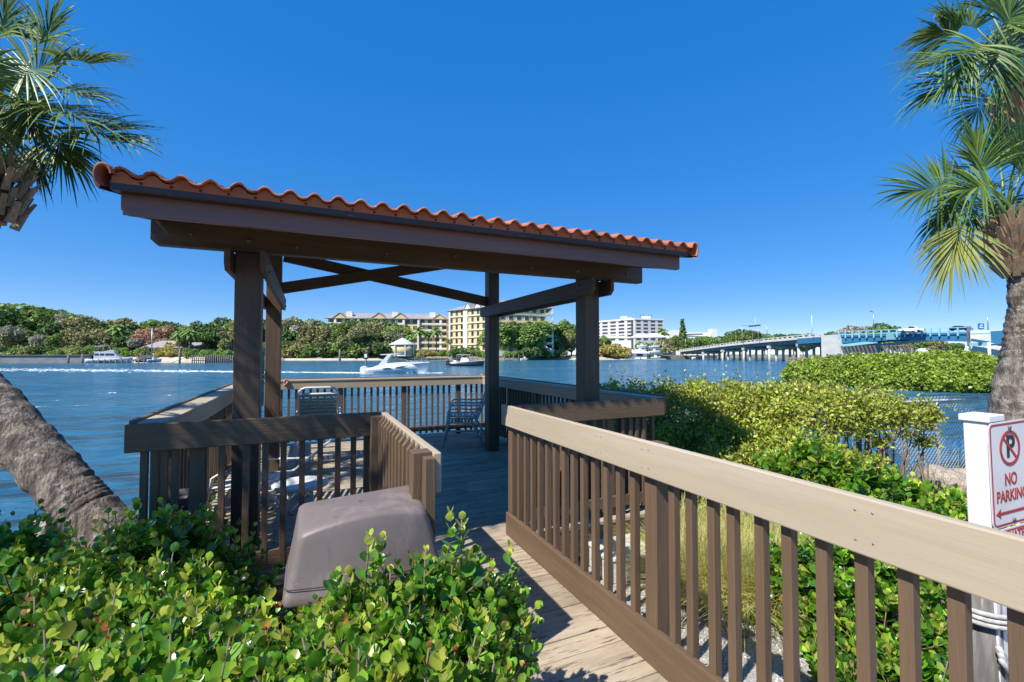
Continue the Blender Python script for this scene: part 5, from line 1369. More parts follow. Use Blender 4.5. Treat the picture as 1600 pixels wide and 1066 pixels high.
mang('mangrove', 'front clump of low mangroves at the left tip of the islet before the blue bridge', [1252, 1275, 1300], [44, 42, 41], [563, 559, 557], 1.5, 15000, .15)
mang('mangrove', 'middle clump of low mangroves on the islet below the concrete pier', [1325, 1355, 1385, 1415], [39, 38, 36.5, 35.5], [556, 557, 556, 558], 1.6, 20000, .14)
mang('mangrove', 'right clump of low mangroves on the islet, reaching behind the palm trunk', [1445, 1475, 1505, 1535, 1565], [35, 34, 33.5, 33, 33], [559, 562, 562, 563, 562], 1.6, 22000, .14)
mang('mangrove', 'farther raised clump of mangroves on the islet below the blue span', [1345, 1375, 1405, 1435, 1465, 1495, 1520], [52, 52, 51, 50, 50, 50, 50], [552, 551, 552, 550, 548, 547, 550], 2.2, 18000, .18)
poly('islet_mud', [(p.x, p.y) for p in (at(1275, 47), at(1310, 42.4), at(1360, 39.4), at(1425, 37), at(1480, 35.6), at(1600, 34.5), at(1600, 60), at(1340, 58))][::-1], ZW + .08, MAT['soil'], skirt=(.8, -1.6))


# ------------------------------------------------------------------ buildings
def facade(parent, a, b, z0, floors, fh, cols, ww=.5, wh=.55, mats=('glass', 'cream'), out=None, sill=True, skip=lambda i, j: False, limit=96, arch=False, name='window'):
    """windows on the wall from a to b (world xy), floors up from z0; 'out' is the outward normal"""
    a, b = Vector((a[0], a[1], 0)), Vector((b[0], b[1], 0)); t = (b - a).normalized(); ln = (b - a).length
    nrm = Vector((t.y, -t.x, 0)) if out is None else out; cw = ln / cols
    for i in range(cols):
        for j in range(floors):
            if skip(i, j): continue
            c = a + t * (cw * (i + .5)); z = z0 + fh * (j + .5); w2 = cw * ww / 2; h2 = fh * wh / 2
            fo = MB(); f0 = MB()
            p = c + nrm * .06
            f0.bar((p - t * (w2 + .12)) + Vector((0, 0, z)), (p + t * (w2 + .12)) + Vector((0, 0, z)), .12, 2 * h2 + .24)
            fr_ = f0.build(name, MAT[mats[1]], parent)
            p = c + nrm * .10
            fo.bar((p - t * w2) + Vector((0, 0, z)), (p + t * w2) + Vector((0, 0, z)), .12, 2 * h2)
            fo.build('pane', MAT[mats[0]], fr_)


def wallbox(parent, pts, z0, z1, m, name='wall'):
    mb = MB(); mb.prism([(p[0], p[1]) for p in pts], z0, z1, 'z'); return mb.build(name, m, parent)


def cen(pts): return sum((Vector((p[0], p[1], 0)) for p in pts), Vector()) / len(pts)


# yellow wing
A_, B_ = at(512, 242), at(700, 250); back = FW * 16
W1 = thing('apartment_building', 'long yellow apartment wing with grey dormered roof rising behind the wood', 'building', tuple(at(600, 246, .7)))
zt = zat(497, 242); fh = (zt - .9) / 6
wallbox(W1, [A_, B_, B_ + back, A_ + back], .7, zt, MAT['yellow'])
t_ = (B_ - A_).normalized(); n_out = -FW
facade(W1, A_, B_, .9, 6, fh, 16, .56, .66, ('glass', 'cream'), n_out)
bal_ = MB()
for i in (1, 4, 7, 10, 12, 15):
    c = A_ + t_ * ((B_ - A_).length * (i + .0) / 16)
    m_ = MB(); m_.bar(c + n_out * .6 + Vector((0, 0, .7)), c + n_out * .6 + Vector((0, 0, zt)), 1.1, 1.2, up=n_out); m_.build('bay_column', MAT['cream'], W1)
for j in range(1, 6):
    for (u0, u1) in ((.01, .17), (.5, .62), (.78, .99)):
        a = A_ + t_ * (B_ - A_).length * u0 + n_out * .9; b = A_ + t_ * (B_ - A_).length * u1 + n_out * .9; z = .9 + fh * j
        m_ = MB(); m_.bar(a + Vector((0, 0, z)), b + Vector((0, 0, z)), 1.7, .22); m_.bar(a + n_out * .8 + Vector((0, 0, z + .6)), b + n_out * .8 + Vector((0, 0, z + .6)), .08, .7); m_.build('balcony', MAT['whitepaint'], W1)
rf = MB(); e = n_out * 1.6
def hip(mb, a, b, bk, z0, rise, over=1.5):
    t = (b - a).normalized(); n = -bk.normalized(); a2, b2 = a - t * over + n * over, b + t * over + n * over; c2, d2 = b + bk + t * over - n * over, a + bk - t * over - n * over
    hw = bk.length / 2 + over; r1 = a + bk * .5 + t * hw * .6 - t * over; r2 = b + bk * .5 - t * hw * .6 + t * over
    vs = [(p.x, p.y, z0) for p in (a2, b2, c2, d2)] + [(r1.x, r1.y, z0 + rise), (r2.x, r2.y, z0 + rise)] + [(p.x, p.y, z0 - .25) for p in (a2, b2, c2, d2)]
    mb.add(vs, [(0, 1, 5, 4), (1, 2, 5), (2, 3, 4, 5), (3, 0, 4), (6, 7, 1, 0), (7, 8, 2, 1), (8, 9, 3, 2), (9, 6, 0, 3), (9, 8, 7, 6)])
hip(rf, A_, B_, back, zt, 3.4); roofo = rf.build('roof', MAT['greyroof'], W1)
def gable(parent, c, t, n, w_, h_, dep, z0, m1, m2, name='gable'):
    mb = MB(); a, b = c - t * w_ / 2, c + t * w_ / 2
    vs = [Vector((p.x, p.y, z)) for p, z in ((a, z0), (b, z0), (c, z0 + h_))]
    vs += [v - n * dep for v in vs]; mb.add(vs, [(0, 1, 2), (3, 5, 4), (0, 3, 4, 1)]); g = mb.build(name, m1, parent)
    mb = MB(); ext = n * .3
    for s, q in ((vs[0], vs[3]), (vs[1], vs[4])):
        d = (vs[2] - s); lo_ = s - d * .08
        mb.add([lo_ + ext, vs[2] + ext, vs[5] + Vector((0, 0, 0)), lo_ - n * dep, lo_ + ext + Vector((0, 0, .22)), vs[2] + ext + Vector((0, 0, .22)), vs[5] + Vector((0, 0, .22)), lo_ - n * dep + Vector((0, 0, .22))],
               [(0, 1, 2, 3), (7, 6, 5, 4), (0, 4, 5, 1), (3, 2, 6, 7), (0, 3, 7, 4)])
    mb.build('gable_roof', m2, g)
L1_ = (B_ - A_).length
for u, w_, h_ in ((.10, 7, 2.6), (.42, 8, 2.8), (.60, 8, 2.8), (.93, 7, 2.4)):
    gable(W1, A_ + t_ * L1_ * u + n_out * 1.2, t_, n_out, w_, h_, 6, zt + .1, MAT['yellow'], MAT['greyroof'])
for u in (.16, .54, .86):
    c = A_ + t_ * L1_ * u - n_out * 3; m_ = MB(); m_.bar(c - t_ * 1.6 + Vector((0, 0, zt + 2.2)), c + t_ * 1.6 + Vector((0, 0, zt + 2.2)), 3, 3.2); m_.build('chimney', MAT['cream'], roofo)

# yellow tower: left face receding, right face nearly flat on
C0, C1, C2 = at(702, 236), at(779, 212), at(853, 222)
W2 = thing('apartment_building', 'tall yellow and cream apartment tower with arched windows and gables, behind the back right post', 'building', tuple(at(779, 214, .7)))
zt2 = zat(478, 212); bk = FW * 26; fh2 = (zt2 - 3.0) / 6
wallbox(W2, [C0, C1, C2, C2 + bk, C0 + bk], .7, zt2, MAT['yellow'])
def nrmof(a, b): t = (b - a).normalized(); n = Vector((t.y, -t.x, 0)); return n if n.dot(FW) < 0 else -n
nL, nR = nrmof(C0, C1), nrmof(C1, C2)
facade(W2, C0, C1, 3.0, 6, fh2, 9, .42, .62, ('glass', 'cream'), nL)
facade(W2, C1, C2, 3.0, 6, fh2, 6, .5, .5, ('glass', 'cream'), nR)
tL, tR = (C1 - C0).normalized(), (C2 - C1).normalized(); LL_, LR_ = (C1 - C0).length, (C2 - C1).length
for u, w_ in ((.02, 1.2), (.36, 3.2), (.98, 2.4)):
    c = C0 + tL * LL_ * u + nL * .3; m_ = MB(); m_.bar(c + Vector((0, 0, .7)), c + Vector((0, 0, zt2)), w_, .5, up=nL); m_.build('cream_bay', MAT['cream'], W2)
for j in range(0, 7):
    z = 3.0 + fh2 * j - .1
    m_ = MB(); a = C0 + nL * .35; b = C1 + nL * .35; m_.bar(a + Vector((0, 0, z)), b + Vector((0, 0, z)), .3, .3); m_.build('string_course', MAT['cream'], W2)
    m_ = MB(); a = C1 + nR * .35; b = C2 + nR * .35; m_.bar(a + Vector((0, 0, z)), b + Vector((0, 0, z)), .3, .3); m_.build('string_course', MAT['cream'], W2)
    c = C2 + tR * 1.6; m_ = MB(); m_.bar(c - tR * 2.6 + nR * .8 + Vector((0, 0, z)), c + tR * 1.2 + nR * .8 + Vector((0, 0, z)), 3.2, .25); m_.bar(c - tR * 2.6 + nR * 2.4 + Vector((0, 0, z + .6)), c + tR * 1.2 + nR * 2.4 + Vector((0, 0, z + .6)), .08, .8)
    m_.build('balcony', MAT['cream'], W2)
c = C2 + tR * 2.6 + nR * 2.0; m_ = MB(); m_.bar(c + Vector((0, 0, .7)), c + Vector((0, 0, zt2)), .7, .7, up=nR); m_.build('balcony_column', MAT['cream'], W2)
mb = MB(); a2 = [C0 + nL * 1 - tL, C1 + (nL + nR) * .9, C2 + nR * 1 + tR * 3, C2 + bk + tR * 3, C0 + bk - tL]
cc = cen(a2); inn = [p.lerp(cc, .55) for p in a2]
mb.add([(p.x, p.y, zt2) for p in a2] + [(p.x, p.y, zt2 + 4.2) for p in inn] + [(p.x, p.y, zt2 - .3) for p in a2], [(5, 6, 7, 8, 9)] + [(k, (k + 1) % 5, 5 + (k + 1) % 5, 5 + k) for k in range(5)] + [(10 + k, 10 + (k + 1) % 5, (k + 1) % 5, k) for k in range(5)] + [(14, 13, 12, 11, 10)])
mb.build('roof', MAT['greyroof'], W2)
for u in (.42, .62, .93): gable(W2, C0 + tL * LL_ * u + nL * .9, tL, nL, 4.6, 2.8, 5, zt2 + .05, MAT['whitepaint'], MAT['greyroof'])
wallbox(W2, [C0 + nL * 1, C1 + nL * 2 + nR * 2, C2 + nR * 2 + tR * 2, C2 + bk, C0 + bk], .7, 3.0, MAT['cream'], 'podium')

# white condominium far away
K0, K1, K2 = at(905, 455), at(992, 400), at(1037, 408)
W3 = thing('condominium', 'white and grey condominium block with dark window bands behind the marina', 'building', tuple(at(990, 404, .7)))
zt3 = zat(499, 400); bk = FW * 22; nfl = 10; fh3 = (zt3 - 1) / nfl; wc = mat('white_and_grey_render', (.62, .61, .61), (.56, .55, .56), .05, rough=.85)
MAT['wc'] = wc
wallbox(W3, [K0, K1, K2, K2 + bk, K0 + bk], .7, zt3, wc)
nL, nR = nrmof(K0, K1), nrmof(K1, K2)
facade(W3, K0, K1, 1 + fh3 * 4, 6, fh3, 7, .66, .5, ('glass', 'wc'), nL)
facade(W3, K1, K2, 1 + fh3 * 4, 6, fh3, 4, .62, .5, ('glass', 'wc'), nR)
tL = (K1 - K0).normalized(); tR = (K2 - K1).normalized()
m_ = MB(); c = K1 - tL * 2.5 + nL * .2; m_.bar(c + Vector((0, 0, 1)), c + Vector((0, 0, zt3 - .5)), 2.2, .4, up=nL); m_.build('stair_window', MAT['glass'], W3)
m_ = MB(); m_.bar(K0 + nL * .2 + Vector((0, 0, zt3 + .3)), K1 + nL * .2 + Vector((0, 0, zt3 + .3)), .5, 1.4); m_.bar(K1 + nR * .2 + Vector((0, 0, zt3 + .3)), K2 + nR * .2 + Vector((0, 0, zt3 + .3)), .5, 1.4); m_.build('parapet', MAT['whitepaint'], W3)
for px, w_, h_ in ((975, 5, 3.6), (1010, 7, 3.4), (984, 3, 2.4)):
    c = at(px, 412); m_ = MB(); m_.bar(c - RT * w_ / 2 + Vector((0, 0, zt3 + h_ / 2)), c + RT * w_ / 2 + Vector((0, 0, zt3 + h_ / 2)), 5, h_); m_.build('roof_plant', MAT['whitepaint'], W3)
m_ = MB()
for px in (1001, 1006, 1014, 1018): c = at(px, 410); m_.bar(c + Vector((0, 0, zt3)), c + Vector((0, 0, zt3 + 5.5)), .5, .5, up=FW)
m_.build('roof_antennas', MAT['steel'], W3)
# low white building
G0, G1 = at(1036, 430), at(1112, 420)
W4 = thing('long_building', 'long low white building with a raised white end block, right of the norfolk pine', 'building', tuple(at(1075, 425, .7)))
z4 = zat(520, 425); wallbox(W4, [G0, G1, G1 + FW * 15, G0 + FW * 15], .7, z4, MAT['whitepaint'])
for j in range(3):
    m_ = MB(); z = z4 - 1.6 - j * 3.0; m_.bar(G0 + RT * 1 - FW * .1 + Vector((0, 0, z)), G1 - RT * 8 - FW * .1 + Vector((0, 0, z)), .3, 1.1); m_.build('window_band', MAT['glass'] if j != 1 else MAT['wc'], W4)
c = at(1117, 420); wallbox(W4, [c - RT * 2.4, c + RT * 2.4, c + RT * 2.4 + FW * 8, c - RT * 2.4 + FW * 8], .7, zat(514, 420), MAT['whitepaint'], 'end_block')
c = at(1056, 424); wallbox(W4, [c - RT * 4, c + RT * 4, c + RT * 4 + FW * 8, c - RT * 4 + FW * 8], .7, zat(516, 424), MAT['whitepaint'], 'stair_block')
# round pavilion
W5 = thing('pavilion', 'small yellow pavilion with a pale pyramid roof in front of the yellow wing', 'building', tuple(at(629, 206, .7)))
c = at(629, 208); MB().lathe([(5.6, 1.2), (5.6, zat(539.4, 208))], (c.x, c.y, 0), 8).build('wall', MAT['yellow'], W5)
lr = MB(); lr.lathe([(6.3, zat(539, 208)), (6.2, zat(538.4, 208)), (3.0, zat(533, 208)), (.1, zat(527.5, 208))], (c.x, c.y, 0), 8); lr.smooth = False; lr.build('roof', mat('pale_metal_roof', (.62, .63, .66), (.55, .56, .6), .5, rough=.5), W5)
for k in range(8):
    an = k * math.pi / 4; m_ = MB(); m_.bar((c.x + 5.9 * math.cos(an), c.y + 5.9 * math.sin(an), .7), (c.x + 5.9 * math.cos(an), c.y + 5.9 * math.sin(an), zat(538.5, 208)), .5, .5, up=(1, 0, 0)); m_.build('column', MAT['cream'], W5)
m_ = MB(); m_.lathe([(5.6, .7), (5.6, 1.15)], (c.x, c.y, 0), 8); m_.build('plinth', MAT['whitepaint'], W5)
# houses half hidden among the trees
def house(px, d, w_, dp, h_, rise, label, wall, roof):
    c = at(px, d); t = thing('house', label, 'house', (c.x, c.y, .8)); a, b = c - RT * w_ / 2, c + RT * w_ / 2
    wallbox(t, [a, b, b + FW * dp, a + FW * dp], .8, .8 + h_, wall); r_ = MB(); hip(r_, a, b, FW * dp, .8 + h_, rise, 1.0); r_.build('roof', roof, t)
    facade(t, a, b, .9, 1, h_ - .3, 4, .4, .5, ('glass', 'whitepaint'), -FW)
house(255, 156, 12, 8, 3.2, 2.4, 'grey roofed house half hidden behind the mast on the left bank', MAT['whitepaint'], MAT['greyroof'])
house(303, 162, 10, 8, 3.4, 1.8, 'pale roofed house behind the slim palms on the left bank', MAT['cream'], MAT['greyroof'])
house(840, 233, 14, 8, 2.6, 1.4, 'low yellow annex with brown roof at the foot of the tower', MAT['yellow'], MAT['greyroof'])
# ------------------------------------------------------------------ bridge
BR = thing('road_bridge', 'long concrete road bridge with a blue lifting span, at the right', 'bridge', tuple(at(1240, 150, ZW)))
path = [(1062, 262, 546.0), (1097, 232, 541.2), (1130, 212, 536.6), (1160, 196, 533.0), (1200, 178, 528.6), (1246, 162, 524.2), (1284, 151, 521.0)]
BD = 13.0
P_ = [(at(px, d), zat(y, d)) for px, d, y in path]
tdir = (P_[-1][0] - P_[0][0]).normalized(); side = Vector((-tdir.y, tdir.x, 0))
if side.dot(FW) < 0: side = -side
def strip(a, b, za, zb, y0, y1, z0, z1, mb):
    """slanted block between a and b; y0..y1 across (0 = near edge), z0..z1 relative to the rail top"""
    vs = []
    for p, z in ((a, za), (b, zb)):
        for yy in (y0, y1):
            for zz in (z0, z1): q = p + side * yy; vs.append((q.x, q.y, z + zz))
    mb.add(vs, [(0, 1, 3, 2), (4, 6, 7, 5), (0, 4, 5, 1), (2, 3, 7, 6), (1, 5, 7, 3), (0, 2, 6, 4)])
mb = MB(); mg = MB()
for (a, za), (b, zb) in zip(P_, P_[1:]):
    strip(a, b, za, zb, -.2, BD, -1.55, -1.0, mb)
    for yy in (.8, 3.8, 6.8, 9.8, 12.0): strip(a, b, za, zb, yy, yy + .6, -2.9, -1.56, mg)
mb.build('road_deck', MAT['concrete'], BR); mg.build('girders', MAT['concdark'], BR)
for (a, za), (b, zb) in zip(P_, P_[1:]):
    m_ = MB(); n = max(2, int((b - a).length / 2.6)); strip(a, b, za, zb, -.15, .2, -.22, 0, m_); strip(a, b, za, zb, -.15, .2, -1.0, -.72, m_)
    for k in range(n + 1):
        f = k / n; p = a.lerp(b, f); z = za + (zb - za) * f; q = p + tdir * .8; strip(p, q, z, z, -.14, .19, -.72, -.22, m_)
    m_.build('parapet', MAT['concrete'], BR)
    m_ = MB(); strip(a, b, za, zb, BD - .3, BD, -1.0, 0, m_); m_.build('far_parapet', MAT['concrete'], BR)
for i, (px, d) in enumerate(((1097, 232), (1127, 213), (1160, 196), (1200, 178), (1246, 162))):
    p = at(px, d); 
    y_r = np.interp(px, [q[0] for q in path], [zat(q[2], q[1]) for q in path])
    m_ = MB(); a = p + side * .2 - tdir * .5; zc_ = y_r - 2.9
    m_.bar((a.x, a.y, zc_ - .5), tuple((p + side * (BD - .2) - tdir * .5).xy) + (zc_ - .5,), 1.1, .95)
    pier = m_.build('pier_cap', MAT['concrete'], BR)
    for k in range(5):
        q = p + side * (.9 + k * (BD - 1.8) / 4) - tdir * .5
        MB().tube([(q.x, q.y, -3), (q.x, q.y, zc_ - .97)], .48, 8).build('column', MAT['concrete'], pier)
# blue approach girder, concrete tower piers and lifting span
pA, zA = P_[-2]; pB, zB = P_[-1]
m_ = MB(); strip(pA + tdir * .5, pB, zA, zB, -.5, -.25, -3.1, -1.2, m_); m_.build('approach_girder', MAT['blue'], BR)
def block(px0, d0, px1, d1, y0, ztop, dep, name, m, zbot=-3):
    a, b = at(px0, d0), at(px1, d1); n = nrmof(a, b); q = MB(); q.prism([(v.x, v.y) for v in (a, b, b - n * dep, a - n * dep)], zbot, ztop, 'z'); return q.build(name, m, BR)
block(1283.5, 150.5, 1312, 143, 0, zat(523.5, 147), 14, 'tower_pier', MAT['concrete'])
block(1517, 117, 1600, 108, 0, zat(516, 114), 14, 'tower_pier', MAT['concrete'])
sA, sB = at(1311, 143.5), at(1512, 118); zsA, zsB = zat(517.5, 143.5), zat(511, 118)
tdir = (sB - sA).normalized(); side = Vector((-tdir.y, tdir.x, 0)); side = side if side.dot(FW) > 0 else -side
NS = 16
m_ = MB(); mr = MB(); 
for k in range(NS):
    f0, f1 = k / NS, (k + 1) / NS; a, b = sA.lerp(sB, f0), sA.lerp(sB, f1); z0, z1 = zsA + (zsB - zsA) * f0, zsA + (zsB - zsA) * f1
    strip(a, b, z0, z1, 0, 12, -1.9, -1.35, m_); strip(a, b, z0, z1, -.1, .1, -.18, 0, mr); strip(a, b, z0, z1, -.1, .1, -1.2, -.95, mr)
    q = a + tdir * .35; strip(a, q, z0, z0, -.45, .0, -2.3, 0, mr)
    d0, d1 = 1.9 + 2.3 * abs(f0 - .52) ** 1.1 * 1.1, 1.9 + 2.3 * abs(f1 - .52) ** 1.1 * 1.1
    vs = []
    for p, z, dd in ((a, z0, d0), (b, z1, d1)):
        for yy in (.3, .6): 
            for zz in (-1.9 - dd * .62, -1.9): w_ = p + side * yy; vs.append((w_.x, w_.y, z + zz))
    mg = m_; mg.add(vs, [(0, 1, 3, 2), (4, 6, 7, 5), (0, 4, 5, 1), (2, 3, 7, 6), (1, 5, 7, 3), (0, 2, 6, 4)])
    w0 = [(x + side.x * 11, y + side.y * 11, z) for x, y, z in vs]; mg.add(w0, [(0, 1, 3, 2), (4, 6, 7, 5), (0, 4, 5, 1), (2, 3, 7, 6), (1, 5, 7, 3), (0, 2, 6, 4)])
m_.build('lifting_span', MAT['blue'], BR); mr.build('span_railing', MAT['lightblue'], BR)
# lower bright flanges sweeping up (near and far leaf)
m_ = MB()
for yy, px0, d0, ya, px1, d1, yb in ((-.2, 1315, 143, 540.5, 1372, 135.5, 534), (-.2, 1372, 138, 540.5, 1448, 126, 531)):
    a, b = at(px0, d0), at(px1, d1); m_.bar((a.x, a.y, zat(ya, d0)), (b.x, b.y, zat(yb, d1)), .8, .8)
m_.build('lower_flange', MAT['lightblue'], BR)
m_ = MB(); a, b = at(1518, 116), at(1590, 107); m_.bar((a.x, a.y, zat(538.5, 116)), (b.x, b.y, zat(536, 107)), 1.2, .8); m_.bar((a.x, a.y, zat(522, 116)), (b.x, b.y, zat(519, 107)), .3, .3); m_.build('walkway', MAT['lightblue'], BR)
m_ = MB(); a, b = at(1550, 110), at(1600, 105); m_.bar((a.x, a.y, zat(528, 110)), (b.x, b.y, zat(526, 105)), .6, 3.2); m_.build('side_girder', MAT['blue'], BR)
a = at(1396, 131.5); m_ = MB(); m_.bar(a - RT * 1.9 + Vector((0, 0, zat(525, 131.5))), a + RT * 1.9 + Vector((0, 0, zat(525, 131.5))), .3, 2.2); m_.build('service_box', MAT['lightblue'], BR)
# grille bars beside the far tower
m_ = MB()
for k in range(5): a = at(1512 + k * 1.6, 117.5); m_.bar((a.x, a.y, zat(541, 117.5)), (a.x, a.y, zat(510, 117.5)), .12, .12, up=FW)
for k in range(6): a, b = at(1511, 117.5), at(1519, 117.5); z = zat(512 + k * 5.5, 117.5); m_.bar((a.x, a.y, z), (b.x, b.y, z), .1, .1)
m_.build('ladder_cage', MAT['steel'], BR)
# slanted dark fender timbers under the span
for i, (px0, px1) in enumerate(((1318, 1368), (1382, 1420))):
    fe = thing('fender_fence', ('slanted dark timber fender under the left part of the blue span', 'slanted dark timber fender under the middle of the blue span')[i], 'fender', tuple(at(px0, 136, ZW)))
    a, b = at(px0, 137 - i * 5), at(px1, 131 - i * 5); n = int((b - a).length / .9); m_ = MB()
    for k in range(n + 1):
        p = a.lerp(b, k / n); m_.bar((p.x + RT.x * 1.8, p.y + RT.y * 1.8, ZW - 1), (p.x - RT.x * .5, p.y - RT.y * .5, zat(540.5, 134)), .42, .42)
    m_.build('timbers', MAT['pile'], fe)
    m_ = MB()
    for z in (ZW + .8, ZW + 2.2): m_.bar((a.x, a.y, z), (b.x, b.y, z), .3, .35)
    m_.build('wales', MAT['dockwood'], fe)
dk = thing('fender_dock', 'low timber work platform at the foot of the bridge columns', 'dock', tuple(at(1240, 160, ZW)))
m_ = MB(); a, b = at(1229, 157), at(1258, 153)
for z in (ZW + .5, ZW + 1.3): m_.bar((a.x, a.y, z), (b.x, b.y, z), .5, .35)
m_.build('timbers', MAT['dockwood'], dk)
m_ = MB()
for k in range(6): p = a.lerp(b, k / 5); m_.tube([(p.x, p.y, -3), (p.x, p.y, ZW + 1.7)], .22, 7)
m_.build('piles', MAT['dockwood'], dk)
# mast, gantry and lamps on the bridge
def pole(px, d, y0, y1, r, label, name='light_pole', arm=None, group=None, m='steel'):
    t = thing(name, label, 'pole', tuple(at(px, d, zat(y1, d))), 0, group)
    a = at(px, d); MB().tube([(a.x, a.y, zat(y1, d)), (a.x, a.y, zat(y0, d))], r, 6).build('shaft', MAT[m], t)
    if arm: b = at(px + arm, d); MB().tube([(a.x, a.y, zat(y0, d)), (b.x, b.y, zat(y0 - 3, d))], [r, r * 1.6], 6).build('lamp_arm', MAT[m], t)
pole(1269.5, 152, 493, 520, .09, 'pale tall mast on the bridge left of the concrete pier', m='whitepaint')
pole(1366, 137, 488, 517, .10, 'curved arm street lamp above the blue span', arm=-7)
pole(1071, 256, 529, 544, .14, 'short lamp pole at the low end of the bridge')
pole(1083, 248, 530, 543, .14, 'second short lamp pole near the low end of the bridge')
pole(1545, 108, 493, 516, .10, 'lamp pole on the bridge behind the right palm')
gt = thing('traffic_gantry', 'span of traffic signals hung across the bridge between two poles', 'signal', tuple(at(1178, 188, zat(530, 188))))
for px, d, y0, y1 in ((1160, 194, 508, 536), (1199, 178, 508, 528), (1176, 190, 512, 532), (1185, 182, 512, 531)):
    a = at(px, d); MB().tube([(a.x, a.y, zat(y1, d)), (a.x, a.y, zat(y0, d))], .16, 6).build('pole', MAT['steel'], gt)
a, b = at(1160, 194), at(1199, 178); MB().tube([(a.x, a.y, zat(509, 194)), (b.x, b.y, zat(509, 178))], .07, 5).build('cable', MAT['steel'], gt)
for u in (.34, .46, .58, .70):
    p = a.lerp(b, u); z = zat(509.3, 186); m_ = MB(); m_.bar((p - RT * .55) + Vector((0, 0, z)), (p + RT * .55) + Vector((0, 0, z)), .3, .55); m_.build('signal_head', MAT['black'], gt)
a = at(1181, 186); MB().tube([(a.x, a.y, zat(512, 186)), (a.x, a.y, zat(496, 186))], [.09, .03], 5).build('antenna', MAT['whitepaint'], gt)
# blue bridge sign
bs = thing('bridge_sign', 'blue square sign with a white wave emblem on the right bridge tower', 'sign', tuple(at(1534, 112, zat(516, 112))))
a = at(1534, 111.2); m_ = MB(); m_.bar(a - RT * .72 + Vector((0, 0, zat(510, 111))), a + RT * .72 + Vector((0, 0, zat(510, 111))), .08, 1.45); m_.build('panel', mat('sign_blue', (.03, .16, .45), rough=.4), bs)
m_ = MB(); m_.bar(a - RT * .45 - FW * .06 + Vector((0, 0, zat(511.5, 111))), a + RT * .5 - FW * .06 + Vector((0, 0, zat(511.8, 111))), .03, .28); m_.bar(a - RT * .3 - FW * .06 + Vector((0, 0, zat(509.5, 111))), a + RT * .35 - FW * .06 + Vector((0, 0, zat(507.5, 111))), .03, .3); m_.build('emblem', MAT['whitepaint'], bs)
m_ = MB(); m_.bar(a + Vector((0, 0, zat(516.5, 112))), a + Vector((0, 0, zat(514.6, 112))), .1, .1, up=FW); m_.build('bracket', MAT['steel'], bs)


# ------------------------------------------------------------------ vehicles on the bridge
def vehicle(px, d, ybot, ln, label, bodym, pickup):
    a = at(px, d, zat(ybot, d)); t = thing('pickup_truck' if pickup else 'parked_car', label, 'truck' if pickup else 'car', tuple(a)); t_ = (sB - sA).normalized()
    def P(u, z, s=0): q = a + t_ * u; return (q.x + side.x * s, q.y + side.y * s, a.z + z)
    def ext(o2, s0, s1, name, m):
        n = len(o2); vs = [P(u, z, s0) for u, z in o2] + [P(u, z, s1) for u, z in o2]; mb = MB(); mb.add(vs, [tuple(range(n))[::-1], tuple(range(n, 2 * n))] + [(k, (k + 1) % n, n + (k + 1) % n, n + k) for k in range(n)]); return mb.build(name, m, t)
    h = ln / 2
    body = [(-h, .45), (h, .45), (h, .95), (h * .55, 1.1), (-h, 1.1)] if pickup else [(-h, .35), (h, .35), (h, .8), (h * .5, .95), (-h * .95, 1.0)]
    cab = [(-h * .25, 1.1), (h * .45, 1.1), (h * .2, 1.75), (-h * .2, 1.8)] if pickup else [(-h * .8, 1.0), (h * .5, .95), (h * .2, 1.4), (-h * .5, 1.45)]
    ext(body, 0, 1.9, 'body', bodym); ext(cab, .1, 1.8, 'cabin', bodym); ext([(u * .88, 1.18 + (z - 1.18) * .85 if z > 1.12 else 1.18) for u, z in cab], .07, .1, 'side_window', MAT['glass'])
    for u in (-h * .62, h * .62):
        q = MB(); q.tube([P(u, .36, -.02), P(u, .36, .25)], .36, 12); q.build('wheel', MAT['black'], t)
vehicle(1424, 126, 519.5, 5.6, 'white pickup truck driving over the blue span', MAT['whitepaint'], True)
vehicle(1500, 119.5, 517.5, 4.4, 'dark car on the blue span near the right bridge tower', MAT['navy'], False)


# ------------------------------------------------------------------ boats (local: bow towards +x, waterline at 0)
def hullmesh(L_, B, fb, fs, m, t, rake=.12, name='hull', chine=True, trim=None):
    """hull by stations; fb bow height, fs stern height"""
    V = []; st = 14
    for i in range(st + 1):
        f = i / st; x = -L_ / 2 + L_ * f; w_ = B / 2 * (1 - max(0, (f - .45) / .55) ** 2.2) * (.93 + .07 * min(1, f * 4)); w_ = max(w_, .02)
        h = fs + (fb - fs) * f ** 1.6; xr = x + rake * L_ * max(0, f - .6) ** 1.3
        V += [(x - (.0 if f < .8 else (f - .8) * L_ * .22), 0, -.45 + .5 * max(0, f - .75) ** 1.2), (x, w_ * .78, .05), (x + (xr - x) * .6, w_ * .96, h * .55), (xr, w_, h), (xr, w_ * .86, h + .03), (xr, 0, h + .07)]
    Q = []; k = 6
    for i in range(st):
        for j in range(k - 1): Q.append((i * k + j, (i + 1) * k + j, (i + 1) * k + j + 1, i * k + j + 1))
    n = len(V); V2 = V + [(x, -y, z) for x, y, z in V]; Q2 = Q + [(d + n, c + n, b + n, a + n) for a, b, c, d in Q]
    Q2 += [(0, 1, 2, 3), (0 + n, 3 + n, 2 + n, 1 + n), (0, 3, 4, 5), (n, 5 + n, 4 + n, 3 + n)]
    return npmesh(name, V2, Q2, m, t, smooth=True)


def loc_mb(t, fn, name, m, bevel=0, par=None):
    mb = MB(); fn(mb); return mb.build(name, m, par or t, world=False, bevel=bevel)


